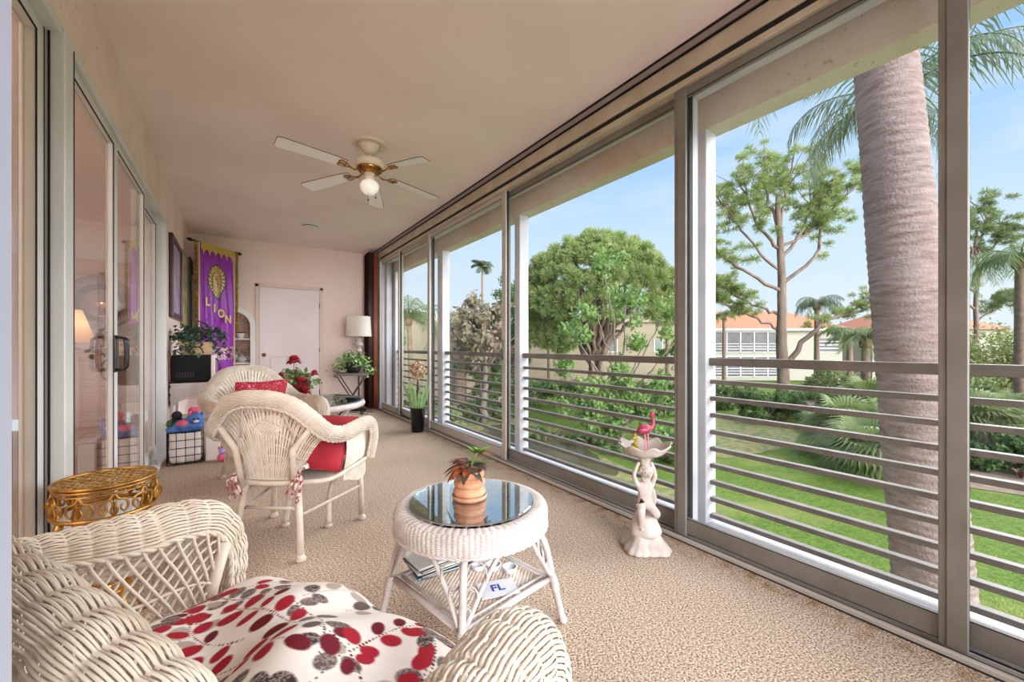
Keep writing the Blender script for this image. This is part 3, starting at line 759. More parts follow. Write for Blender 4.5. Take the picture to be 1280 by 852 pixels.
# slash pines on the right
def slash(px, Z, H_, spec, label, seed, lean=0.0, fol='pine', tuft=84, tr=.33, hs=1.2):
    t = thing('pine_tree', label, 'tree', place(px, Z), -YAW)
    r_ = np.random.RandomState(seed); mb = M(); mf = M(); C = []; R = []
    tk = limb(mb, [(0, 0, 0), (lean*.3, 0, H_*.3), (lean*.6+.1, 0, H_*.6), (lean, 0, H_*hs*.92)], tr, tr*.35, 16, 9, seed, .05)
    H_ *= hs
    spec = [(3.9+(z0-3.9)*hs if z0 > 3.9 else z0, [(x*1.12, y, 3.9+(z-3.9)*hs if z > 3.9 else z) for x, y, z in pts], rad, spread) for z0, pts, rad, spread in spec]
    for i, (z0, pts, rad, spread) in enumerate(spec):
        st = (lean*z0/H_, 0, z0)
        c = limb(mb, [st]+pts, rad, .035, 14, 6, seed+i, .07)
        for j in range(5, 14):
            for q in range(tuft//12):
                if r_.rand() < (.25+.75*(j/13.0)):
                    C.append(c[j]+r_.normal(size=3)*np.array([spread, spread, spread*.42])+np.array([0, 0, .18])); R.append(.22+.2*r_.rand())
        for q in range(4):
            e = C[-1-q] if len(C) > q else c[-1]; mb.tube([c[8], (np.array(c[11])+e)/2, e], [.03, .02, .012], 5)
    needlecloud(mf, C, np.array(R), 130, .013, seed, flat=.7, upb=.35)
    mb.build('trunk', G['bark'], t); mf.build('foliage', G[fol], t)
# main: trunk x=975 depth 24. 1 m = 21.5 px, eye is 3.9 m above ground
spec = [(8.6, [(-1.2, 0, 9.6), (-2.4, 0, 12.2)], .11, .75), (9.0, [(.2, .2, 11), (.6, 0, 13.2)], .13, .8), (8.0, [(1.2, 0, 10), (2.2, .2, 12.6)], .11, .8),
        (6.6, [(-1.5, -.2, 7.2), (-3.2, 0, 8.4), (-4.6, 0, 9.8)], .12, .6), (5.4, [(-1.6, 0, 6.0), (-3.6, 0, 7.0)], .1, .35), (9.6, [(-.6, .4, 11.4), (-.9, 0, 13)], .1, .7),
        (6.8, [(1.4, 0, 8.0), (1.9, 0, 9.2), (1.6, 0, 10.8), (2.9, 0, 12.2)], .12, .6), (4.6, [(-1.6, .2, 5.4), (-3.9, 0, 6.3)], .09, .22),
        (2.6, [(.9, -.2, 3.9), (2.2, -.2, 5.2), (4.4, 0, 5.7), (5.4, 0, 6.6)], .17, .5), (8.6, [(2.2, 0, 10.0), (3.4, 0, 11.6)], .09, .7), (7.6, [(-2.0, 0, 9.4), (-3.6, 0, 11.4)], .1, .65)]
slash(978, 24, 11.5, spec, 'tall spreading pine with bare curving branches left of the big palm trunk', 40, lean=-.25, tr=.36)
spec = [(7, [(-1.5, 0, 8), (-3.0, 0, 9.0)], .09, .55), (8, [(1.3, 0, 9.6), (2.6, 0, 10.6)], .09, .6), (8.8, [(-.6, 0, 10.4), (-1.4, 0, 11.4)], .09, .65), (6.0, [(-2.0, 0, 7.0), (-4.2, 0, 7.4)], .08, .45),
        (5.0, [(1.5, 0, 6.2), (3.0, 0, 6.8)], .08, .4), (9, [(.8, 0, 10.8), (1.0, 0, 12)], .08, .6), (4.0, [(-1.2, 0, 5.0), (-2.8, 0, 5.6)], .07, .3)]
slash(1215, 28, 11, spec, 'thin branched pine at the right edge, left of the right hand palm', 61, lean=.3, fol='pine_dk', tr=.2)

# ---- palms
def frond(m, p0, az, el, L, droop, nl=34, ll=.6, hang=.6, w=.02, seed=0, mr=None):
    r_ = np.random.RandomState(seed); n = nl
    s = np.linspace(0, 1, n); d = np.array([math.cos(az), math.sin(az)])
    ang = el-droop*s**1.3; dx = np.cumsum(np.cos(ang))*L/n; dz = np.cumsum(np.sin(ang))*L/n
    P = np.stack([p0[0]+d[0]*dx, p0[1]+d[1]*dx, p0[2]+dz], -1)
    (mr or m).tube(P[::3], np.linspace(.028, .006, len(P[::3])), 4)
    T = np.stack([d[0]*np.cos(ang), d[1]*np.cos(ang), np.sin(ang)], -1); S = np.array([-d[1], d[0], 0])
    V = []
    for sg in (-1, 1):
        l = ll*np.sin(PI*np.clip(s*.92+.08, 0, 1))**.6*(.8+.4*r_.rand(n))
        D = sg*S[None]*.8+T*.55+np.array([0, 0, -1.0])*(hang*(.5+.7*r_.rand(n)))[:, None]+r_.normal(size=(n, 3))*.08
        D /= np.linalg.norm(D, axis=1)[:, None]
        D2 = D+np.array([0, 0, -.55])*hang; D2 /= np.linalg.norm(D2, axis=1)[:, None]
        A = P; B = P+D*l[:, None]*.5; E_ = B+D2*l[:, None]*.55; wv_ = T*w
        V.append(np.stack([A-wv_*.5, A+wv_*.5, B+wv_, B-wv_], 1).reshape(-1, 3)); V.append(np.stack([B-wv_, B+wv_, E_+wv_*.15, E_-wv_*.15], 1).reshape(-1, 3))
    V = np.vstack(V); m.add(V, np.arange(len(V)).reshape(-1, 4), False)
def palm(px, Z, hgt, label, nf=16, L=2.4, ll=.55, hang=.5, r=.13, seed=0, lean=0.0, fol='palm', w=.02, elr=(.2, 1.1), droop=1.9, nl=34, cat='palm tree', name='palm_tree', bulge=1.25):
    t = thing(name, label, cat, place(px, Z), -YAW); r_ = np.random.RandomState(seed)
    mb = M(); c = crom([(0, 0, 0), (lean*.5, 0, hgt*.5), (lean, 0, hgt)], 14); mb.tube(c, np.linspace(r*1.15, r*.85, 14), 10)
    mb.build('trunk', G['palmbark'], t)
    mc = M(); mc.tube([c[-1]-np.array([0, 0, .5]), c[-1]-np.array([0, 0, .2]), c[-1]+np.array([0, 0, .15])], [r*bulge, r*bulge*1.2, r*.5], 10); mc.build('crown_shaft', mat(name+'_shaft', lo(176, 130, 96), .9), t)
    for k in range(nf):
        m = M(); frond(m, c[-1], 2*PI*k/nf+r_.rand()*.4, elr[0]+(elr[1]-elr[0])*r_.rand(), L*(.8+.4*r_.rand()), droop*(.8+.4*r_.rand()), nl, ll, hang, w, seed+k)
        m.build('frond', G[fol], t)
    return t
def fanpalm(px, Z, hgt, label, nf=22, L=1.0, r=.12, seed=0, fol='palm2', stem=.5, spread=1.0):
    t = thing('fan_palm', label, 'palm tree', place(px, Z), -YAW); r_ = np.random.RandomState(seed)
    mb = M(); mb.tube([(0, 0, 0), (0.05, 0, hgt*.5), (0, 0, hgt)], [r*1.2, r, r*.9], 9); mb.build('trunk', G['palmbark'], t)
    for k in range(nf):
        az = 2*PI*k/nf*2.4; el = -0.5+1.7*r_.rand(); d = np.array([math.cos(az)*math.cos(el), math.sin(az)*math.cos(el), math.sin(el)])
        p0 = np.array([0, 0, hgt]); c = p0+d*stem*(.7+.6*r_.rand()); m = M(); m.tube([p0, c], .012, 4)
        s = np.cross(d, (0, 0, 1)); s /= np.linalg.norm(s); u = np.cross(s, d)
        for q in np.linspace(-1.35, 1.35, 19):
            q2 = q*spread; D = d*math.cos(q2)+s*math.sin(q2); e1 = c+D*L*.6; e2 = e1+(D+np.array([0, 0, -.7]))*L*.4
            wv_ = u*0+np.cross(D, u); wv_ = wv_/np.linalg.norm(wv_)*L*.032
            m.add([c, c, e1+wv_, e1-wv_], [(0, 2, 3)], False); m.add([e1-wv_, e1+wv_, e2], [(0, 1, 2)], False)
        m.build('fan_leaf', G[fol], t)
    return t
# the big royal palm right outside
BP = (5.8, 1.26)
t = thing('royal_palm', 'huge grey ringed palm trunk leaning close outside the windows', 'palm tree', (at(1168, 4.35)[0], at(1168, 4.35)[1], GZ), -YAW)
PT, pnt, pb, _ = nmat('royal_palm_bark'); pb.inputs['Roughness'].default_value = .95; pb.inputs['Specular IOR Level'].default_value = .1
tcp = pnt.nodes.new('ShaderNodeTexCoord'); mpp = pnt.nodes.new('ShaderNodeMapping'); mpp.inputs['Scale'].default_value = (1.2, 1.2, 7)
pnt.links.new(tcp.outputs['Object'], mpp.inputs[0]); np1 = pnt.nodes.new('ShaderNodeTexNoise'); np1.inputs['Scale'].default_value = 3.2; np1.inputs['Detail'].default_value = 8; np1.inputs['Roughness'].default_value = .7
pnt.links.new(mpp.outputs[0], np1.inputs[0]); rp = pnt.nodes.new('ShaderNodeValToRGB'); rp.color_ramp.elements[0].position = .34; rp.color_ramp.elements[1].position = .62
rp.color_ramp.elements[0].color = lo(156, 132, 126); rp.color_ramp.elements[1].color = lo(210, 186, 180); pnt.links.new(np1.outputs[0], rp.inputs[0]); pnt.links.new(rp.outputs[0], pb.inputs['Base Color'])
np2 = pnt.nodes.new('ShaderNodeTexNoise'); np2.inputs['Scale'].default_value = 40; np2.inputs['Detail'].default_value = 5; pnt.links.new(tcp.outputs['Object'], np2.inputs[0])
bpp = pnt.nodes.new('ShaderNodeBump'); bpp.inputs['Strength'].default_value = .7; bpp.inputs['Distance'].default_value = .02; pnt.links.new(np2.outputs[0], bpp.inputs['Height']); pnt.links.new(bpp.outputs[0], pb.inputs['Normal'])
zz = np.linspace(0, 8.2, 520); kk = 56; aa = np.linspace(0, 2*PI, kk, endpoint=False)
lx = np.interp(zz, [0, 1.5, 3.9, 7.0, 8.2], [0.05, -.03, -.24, -.53, -.66])
rad = np.interp(zz, [0, .4, 1.5, 3.9, 7.0, 8.2], [.37, .345, .325, .305, .258, .24])
n1 = np.array([[mnoise.noise(Vector((math.cos(a)*1.3, math.sin(a)*1.3, z*1.1))) for a in aa] for z in zz])
ph = zz[:, None]*PI/.046+n1*4.5
ring = .0055*np.clip(np.cos(ph), -1, 1)**3+.004*n1
RR_ = rad[:, None]+ring
V = np.stack([lx[:, None]+RR_*np.cos(aa), RR_*np.sin(aa), np.repeat(zz[:, None], kk, 1)], -1)
m = M(); m.grid(V, closed_v=True); m.build('trunk', PT, t)
top = (lx[-1], 0, 8.2)
m = M(); m.tube([(lx[-1], 0, 8.1), (lx[-1]-.1, 0, 8.9), (lx[-1]-.15, 0, 9.5)], [.25, .22, .1], 20); m.build('crown_shaft', mat('palm_shaft', lo(130, 150, 90), .6), t)
for i, (az, el, L, dr) in enumerate([(PI*1.02, .35, 3.9, 2.1), (PI*.86, .2, 3.7, 2.3), (PI*1.18, .5, 4.2, 2.2), (PI*.7, .3, 3.9, 2.2), (PI*.05, .1, 3.0, 2.5), (-.35, .3, 3.4, 2.4), (.5, .3, 3.6, 2.3), (PI*.95, .05, 3.4, 2.4), (PI*1.35, .55, 3.6, 2.0), (1.4, .4, 3.8, 2.2), (-1.1, .6, 3.4, 2.0), (PI*.78, .6, 4.3, 2.0)]):
    m = M(); frond(m, (lx[-1]-.1, 0, 9.0), az, el, L, dr, 60, .75, 1.1, .016, 90+i); m.build('frond', G['palm'], t)

palm(1140, 9.5, 9.6, 'feather palm close behind the big trunk, its fronds drooping left across the sky', 15, 3.1, .75, .9, .15, 77, lean=-.55, fol='palm', droop=2.3, elr=(-.1, .9), nl=52, w=.016)
palm(575, 29, 5.4, 'bushy palm with a thick trunk left of the brown leaved tree', 22, 2.0, .5, .5, .42, 1, fol='palm2', droop=2.2, bulge=1.2)
palm(516, 20, 5.4, 'drooping feather palm seen through the second window from the far end', 16, 2.6, .7, 1.0, .12, 2, fol='palm2', droop=2.5, lean=-.2)
palm(603, 60, 15.6, 'very tall thin palm standing alone against the sky', 20, 1.9, .8, .3, .17, 3, fol='palm', elr=(-.3, 1.2), droop=1.5, w=.06)
palm(1021, 34, 7.4, 'slim feather palm behind the spreading pine, left of the big trunk', 18, 2.2, .7, 1.0, .2, 4, fol='palm', droop=2.3)
palm(905, 38, 6.8, 'small feather palm before the left end of the orange roof', 14, 1.6, .5, .8, .16, 5, fol='palm2', droop=2.2)
palm(1276, 17, 7.6, 'feather palm at the right edge of the view', 20, 2.4, .7, .9, .2, 6, fol='palm2', droop=2.2, elr=(-.1, 1.0))
palm(834, 34, 6.0, 'dark feather palm right of the bright leafy tree', 14, 1.5, .5, 1.0, .16, 7, fol='palm', droop=2.3)
palm(686, 35, 5.3, 'slim palm trunk left of the round crowned pine', 12, 1.4, .5, 1.0, .13, 8, fol='pine_dk', droop=2.4)
palm(1062, 30, 4.8, 'short feather palm left of the big trunk, before the orange roof', 16, 2.0, .5, .7, .2, 9, fol='palm2', droop=2.0)
palm(1082, 22, 4.3, 'broad green feather palm half hidden by the big trunk', 22, 2.4, .6, .6, .2, 10, fol='palm2', droop=1.7)
for i, (px, Z, h, L, lab) in enumerate([(1060, 15, .9, 1.25, 'low fan palm in the bed, left of the big trunk'), (1095, 12.5, .8, 1.2, 'nearest low fan palm, beside the base of the big trunk'), (1085, 18, 1.4, 1.2, 'taller fan palm behind the low ones left of the big trunk'),
                                   (1225, 14.5, 1.1, 1.3, 'fan palm right of the window post'), (1265, 15.5, 1.0, 1.2, 'fan palm at the right edge, above the bromeliads'), (1120, 14.0, .5, 1.0, 'small fan palm behind the big trunk')]):
    fanpalm(px, Z, h, lab, 40, L, .14, 30+i, fol='bush')

# ---- bushes
def bush(px, Z, w, d, h, label, fol='bush', n=40, per=90, size=.08, seed=0, name='shrub', cat='shrub', z0=0.0, group=None, boxy=False):
    t = thing(name, label, cat, place(px, Z), -YAW, group); r_ = np.random.RandomState(seed)
    C = []; R = []
    for k in range(n):
        if boxy:
            p = r_.rand(3)*2-1; j = r_.randint(3); p[j] = np.sign(p[j]) if j != 2 else 1
            C.append((p[0]*w/2*.85, p[1]*d/2*.8, z0+h*.5+p[2]*h*.38))
        else:
            a = r_.rand()*2*PI; q = math.sqrt(r_.rand()); zz_ = r_.rand()**.8*math.sqrt(max(0.05, 1-q*q*.85))
            C.append((q*math.cos(a)*w/2*.85, q*math.sin(a)*d/2*.85, z0+zz_*h*.88))
        R.append(min(w, h)*(.13+.1*r_.rand()))
    m = M(); leafcloud(m, C, np.array(R), per, size, seed, shell=.6, asp=.6)
    m.build('foliage', G[fol], t)
    mb = M()
    for k in range(6): 
        a = r_.rand()*6.28; mb.tube([(0, 0, 0), (w*.12*math.cos(a), d*.12*math.sin(a), z0+h*.4), (w*.3*math.cos(a), d*.3*math.sin(a), z0+h*.75)], [.05, .035, .015], 5)
    mb.build('stem', G['bark2'], t)
    return t
bush(960, 21.5, 2.4, 2.2, 1.5, 'clipped square dark hedge left of the spreading pine trunk', 'hedge', 70, 130, .06, 1, boxy=True, name='hedge', cat='hedge')
bush(1020, 22.5, 3.2, 1.6, 1.4, 'clipped dark hedge right of the spreading pine trunk', 'hedge', 70, 120, .06, 2, boxy=True, name='hedge', cat='hedge')
bush(925, 30, 3.5, 2, 1.3, 'low yellow green shrub before the porches of the orange roofed building', 'yellow', 50, 80, .09, 3)
bush(893, 26, 2.5, 2, 1.8, 'dark shrub at the left end of the orange roofed building', 'hedge', 40, 90, .09, 4)
bush(1040, 30, 5, 2.5, 2.6, 'mixed green shrub between the pine trunk and the big palm trunk', 'bush', 60, 90, .1, 5)
bush(1100, 17, 4.5, 2.5, 1.9, 'broad leafy shrub behind the fan palms by the big trunk', 'lite', 60, 100, .09, 6)
bush(1245, 21, 6.5, 4, 4.6, 'large yellow green tree like bush at the right edge', 'yellow', 130, 120, .08, 7, z0=.6)
bush(1240, 16, 4.2, 2, 1.7, 'yellow flowered shrub right of the window post', 'yellow', 60, 100, .07, 8)
bush(1270, 13, 3.0, 1.6, 1.3, 'dark low shrub at the right edge above the mulch bed', 'hedge', 50, 100, .07, 9)
bush(1180, 19, 5, 3, 3.6, 'green bush behind the big palm trunk', 'bush', 80, 110, .09, 10)
for i, (px, Z, w, h, fo) in enumerate([(668, 27, 3.0, 1.5, 'hedge'), (700, 27.5, 3.4, 1.6, 'hedge'), (735, 27, 3.0, 1.5, 'hedge'), (790, 26, 3.4, 1.7, 'bush'), (830, 25, 3.2, 1.7, 'hedge'), (640, 28, 3, 1.6, 'hedge')]):
    bush(px, Z, w, 1.5, h, ['dark hedge clump left of the umbrella pine trunk', 'dark hedge clump directly left of the umbrella pine', 'dark hedge clump at the foot of the umbrella pine', 'bright bush right of the umbrella pine foot', 'dark bush behind the statue pedestal flamingo', 'dark hedge clump by the window handle post'][i], fo, 46, 90, .075, 20+i, name='hedge', cat='hedge', boxy=True, group='hedge clumps along the beige building')
for i, (px, Z, w, h, lab) in enumerate([(690, 17.5, 2.6, .4, 'low weedy bush on the ditch bank, left one'), (735, 16.5, 2.6, .4, 'low weedy bush on the ditch bank, middle one'), (785, 15.0, 2.2, .45, 'low weedy bush on the ditch bank, right one'), (835, 14.0, 1.8, 1.2, 'leafy bush behind the statue bowl'), (655, 18.5, 2.2, .35, 'low weedy bush on the ditch bank beside the white pier')]):
    bush(px, Z, w, 1.3, h, lab, ['bush', 'hedge', 'bush', 'lite', 'hedge'][i], 50, 100, .07, 30+i)
# brown leaved magnolia and neighbours, left windows
def tree(px, Z, w, h, z0, label, fol, seed, n=110, per=110, size=.12, tr=.18):
    t = thing('leafy_tree', label, 'tree', place(px, Z), -YAW); r_ = np.random.RandomState(seed); C = []; R = []; mb = M()
    limb(mb, [(0, 0, 0), (.1, 0, z0), (0, 0, z0+(h-z0)*.6)], tr, tr*.4, seed=seed, wob=.05)
    for k in range(n):
        d = r_.normal(size=3); d /= np.linalg.norm(d); q = r_.rand()**.4*(.82+.25*r_.rand())
        p = np.array([d[0]*w/2*q, d[1]*w/2*q, z0+(h-z0)*(.5+.5*d[2]*q)]); C.append(p); R.append(w*(.07+.05*r_.rand()))
        if k % 8 == 0: mb.tube([(0, 0, z0), (p[0]*.4, p[1]*.4, (z0+p[2])/2+.3), tuple(p)], [tr*.4, tr*.25, .03], 5)
    m = M(); leafcloud(m, C, np.array(R), per, size, seed, shell=.8, asp=.55)
    mb.build('trunk', G['bark2'], t); m.build('foliage', G[fol], t)
tree(604, 21, 3.9, 6.7, 2.2, 'open brown leaved tree below the tall thin palm', 'magn', 3, 90, 55, .13)
tree(638, 35, 5.0, 10.5, 1.0, 'dense dark green tree behind the window handle post', 'hedge', 4, 120, 110, .11)
tree(600, 29, 4.0, 4.9, .6, 'low green tree right of the thick trunked palm', 'hedge', 5, 70, 100, .12)
tree(612, 39, 6.0, 5.4, .5, 'low olive tree under the brown leaved one', 'bush', 6, 80, 100, .12)
tree(480, 17, 1.8, 5.5, 3.0, 'pale green tree seen through the farthest window', 'bush', 7, 50, 80, .1)
tree(1150, 62, 12, 8, 1.0, 'distant green tree behind the big palm trunk', 'bush', 9, 120, 90, .2)
tree(560, 110, 26, 9, 0.5, 'distant treeline behind the left buildings', 'pine_dk', 11, 160, 100, .35)
tree(1090, 110, 30, 9, 0.5, 'distant treeline behind the orange roofed building', 'pine_dk', 12, 160, 100, .35)
bush(600, 22, 4, 2, 1.3, 'shrub beside the concrete drive', 'hedge', 50, 90, .08, 41)
bush(495, 16, 3, 2, 1.6, 'green shrub at the foot of the gabled building', 'bush', 50, 90, .08, 42)
bush(545, 19, 3, 2, 1.3, 'green shrub right of the gabled building', 'bush', 50, 90, .08, 43)
# bromeliads in the mulch
for i, (px, py, s) in enumerate([(1238, 588, 1.0), (1262, 560, .9), (1276, 598, .7), (1218, 548, .8), (1065, 535, .6)]):
    x, y = gp(px, py)
    t = thing('bromeliad', ['spiky pale bromeliad in the mulch bed, nearest the window post', 'spiky bromeliad at the back of the mulch bed', 'small reddish bromeliad at the right edge', 'spiky bromeliad close behind the window post', 'spiky plant in the bed left of the big palm trunk'][i], 'plant', (x, y, GZ+.02), 0)
    for k in range(18):
        a = 2*PI*k/18+.2*rs.rand(); el = .35+.8*rs.rand(); L = .5*s*(.8+.4*rs.rand()); d = np.array([math.cos(a)*math.cos(el), math.sin(a)*math.cos(el), math.sin(el)])
        p = d*L*.6; e = p+(d+np.array([0, 0, -.6]))*L*.45; sd = np.array([-math.sin(a), math.cos(a), 0])*.035*s
        m = M(); m.add([(-sd*.6), (sd*.6), p+sd, p-sd, e], [(0, 1, 2, 3), (3, 2, 4)], True); m.build('leaf', G['yellow'] if i != 2 else mat('red_leaf', lo(150, 60, 60), .5), t)

# ================================================================ WICKER
WK = mat('white_wicker', lin(212, 201, 188), 0.5, 0, lin(196, 182, 165), 14, detail=4)
WK2 = mat('white_wicker_front', lin(212, 200, 184), 0.5, 0, lin(192, 176, 156), 10, detail=5)  # slightly darker wicker tone for the foreground chair
WKC = mat('white_wicker_cool', lin(202, 194, 191), 0.5, 0, lin(184, 173, 168), 14)

def relief(V, h):
    """push a (nu,nv,3) grid along its normals by h"""
    du = np.gradient(V, axis=0); dv = np.gradient(V, axis=1)
    N = np.cross(du, dv); N /= (np.linalg.norm(N, axis=2)[..., None]+1e-12)
    return V+N*h[..., None]
def weave_h(U, Vv, su, sv, a_row, a_alt, a_lobe=0.0, bigrow=0):
    """U along the rows (m), Vv across the rows (m): rows of pitch sv passing over/under stakes of pitch su"""
    row = np.floor(Vv/sv); fr = Vv/sv-row
    prof = np.sqrt(np.clip(1-(2*fr-1)**2, 0, 1))
    alt = np.cos(PI*U/su+PI*row)
    lobe = np.abs(np.sin(PI*U/su))
    return a_row*(prof-1)+a_alt*alt*prof+a_lobe*(lobe-.6)
def band(m, path, out, r, a0, a1, step, su, sv, a_row, a_alt, a_lobe=0.0, sq=1.0, rv=None, flip=1, gap=0, gsol=.22):
    """woven roll following a path. out(i,P,T)->outward unit vector; the section goes from angle a0 to a1 about the path"""
    P = np.asarray(path, float); L = np.concatenate([[0], np.cumsum(np.linalg.norm(np.diff(P, axis=0), axis=1))])
    nu = max(8, int(L[-1]/step)); s = np.linspace(0, L[-1], nu)
    Q = np.stack([np.interp(s, L, P[:, k]) for k in range(3)], -1)
    for _ in range(3): Q[1:-1] = (Q[:-2]+2*Q[1:-1]+Q[2:])/4
    T = np.gradient(Q, axis=0); T /= np.linalg.norm(T, axis=1)[:, None]
    O = np.array([out(si/L[-1], q) for si, q in zip(s, Q)]); O -= T*(O*T).sum(1)[:, None]; O /= np.linalg.norm(O, axis=1)[:, None]
    UP = np.cross(O, T)*flip
    rr = np.array([r if np.isscalar(r) else r(si/L[-1]) for si in s])
    a1s = np.array([a1 if np.isscalar(a1) else a1(si/L[-1]) for si in s]); span = abs(a1s-a0)
    nrow = max(2, int(round((span*rr).max()/sv))); K_ = 8 if gap else 6; nv = nrow*K_+1; sv = 1.0/nrow
    A = a0+(a1s-a0)[:, None]*np.linspace(0, 1, nv)[None, :]; VV = np.repeat(np.linspace(0, 1, nv)[None, :], nu, 0)
    V = Q[:, None, :]+rr[:, None, None]*(np.cos(A)[..., None]*O[:, None, :]+sq*np.sin(A)[..., None]*UP[:, None, :])
    h = weave_h(s[:, None]+0*A, VV, su, sv, a_row, a_alt, a_lobe)
    N = np.cos(A)[..., None]*O[:, None, :]+np.sin(A)[..., None]*UP[:, None, :]
    if not gap: m.grid(V+N*h[..., None])
    else:
        Wv = V+N*h[..., None]; idx = np.arange(nu*nv).reshape(nu, nv)
        F = np.stack([idx[:-1, :-1], idx[1:, :-1], idx[1:, 1:], idx[:-1, 1:]], -1)
        j = np.arange(nv-1) % K_; gm = (j < (gap+1)//2) | (j >= K_-gap//2)
        solid = np.abs(np.sin(PI*s[:-1]/su)) < gsol
        keep = (~gm[None, :]) | solid[:, None]; keep[:, :2] = True; keep[:, -2:] = True
        m.add(Wv.reshape(-1, 3), F[keep], True)
    return Q, O, UP, rr, V
def rope(m, path, r, tw=.02, k=6, amp=None, n=None):
    """two strands twisted round a path"""
    P = np.asarray(path, float); L = np.linalg.norm(np.diff(P, axis=0), axis=1).sum(); n = n or int(L/.004)
    Q = crom(P, max(6, n)) if len(P) < 40 else P
    L = np.concatenate([[0], np.cumsum(np.linalg.norm(np.diff(Q, axis=0), axis=1))])
    T = np.gradient(Q, axis=0); T /= np.linalg.norm(T, axis=1)[:, None]
    a = np.cross(T, (0.3, 0.2, 1.0)); a /= np.linalg.norm(a, axis=1)[:, None]; b = np.cross(T, a)
    for ph in (0, PI):
        w = 2*PI*L/tw/2+ph
        m.tube(Q+(np.cos(w)[:, None]*a+np.sin(w)[:, None]*b)*r*.75, r, k)

# ---- floral cushion cloth painted per vertex
def leaf_pattern(X, Y, seed, w, d, dens=1.0):
    """colours for cloth coordinates (m): cream ground, red / brown leaves on stems"""
    r_ = np.random.RandomState(seed)
    base = np.array(lin(228, 219, 212)[:3]); C = np.tile(base, X.shape+(1,)).astype(float)
    red = np.array(lin(158, 22, 42)[:3]); dred = np.array(lin(104, 16, 32)[:3]); brn = np.array(lin(96, 80, 78)[:3]); tau = np.array(lin(172, 156, 142)[:3]); blk = np.array(lin(60, 48, 48)[:3])
    wig = np.sin(X*900+np.sin(Y*700)*2)*np.sin(Y*850+np.sin(X*600)*2)
    n = int(24*dens*w*d/.42); pts = []
    tries = 0
    while len(pts) < n and tries < 3000:
        tries += 1; p = np.array([(r_.rand()-.5)*w, (r_.rand()-.5)*d])
        if all(np.hypot(*(p-q)) > .098 for q in pts): pts.append(p)
    for i, p in enumerate(pts):
        kind = (0, 1, 0, 1, 0, 2)[i % 6]; ang = r_.rand()*2*PI; L = .16+.05*r_.rand(); bend = r_.normal()*4
        t = np.linspace(-.5, .5, 26); cx_ = p[0]+np.cos(ang)*t*L-np.sin(ang)*bend*(t*L)**2; cy_ = p[1]+np.sin(ang)*t*L+np.cos(ang)*bend*(t*L)**2
        near = (np.abs(X-p[0]) < .19) & (np.abs(Y-p[1]) < .19)
        if not near.any(): continue
        xs, ys = X[near], Y[near]; cc = C[near]
        sc = [dred, blk, tau][kind]
        dd = np.min(np.hypot(xs[:, None]-cx_[None], ys[:, None]-cy_[None]), 1); cc[dd < .0021] = sc
        for j, tt in enumerate((-.42, -.16, .10, .34, .5)):
            for sg in ((-1, 1) if j < 4 else (0,)):
                if r_.rand() < .10: continue
                bx = np.interp(tt, t, cx_); by = np.interp(tt, t, cy_); la = ang+bend*tt*L*2+sg*(.9+.25*r_.rand())
                ll = .0212*(.75+.4*r_.rand()); lw = ll*(.62+.12*r_.rand()); mx_ = bx+np.cos(la)*ll*1.25; my_ = by+np.sin(la)*ll*1.25
                dx = xs-mx_; dy = ys-my_; u = (dx*math.cos(la)+dy*math.sin(la))/ll; v = (-dx*math.sin(la)+dy*math.cos(la))/lw
                q = u*u+v*v
                k2 = kind if r_.rand() > .15 else r_.randint(3)
                c_ = [red, brn, tau][k2] if r_.rand() > .2 else [dred, blk, brn][k2]
                ins = q < 1
                al = np.clip((1-q)*3.2+.5, 0, 1)[:, None]; cc[:] = cc*(1-al)+np.array(c_)*al
                if k2 == 1:
                    w2 = wig[near]; cc[ins & (w2 > .15)] = np.array(lin(150, 134, 128)[:3])
        C[near] = cc
    return C
CLOTH = colmat('floral_cloth', 0.85, .25, 900)

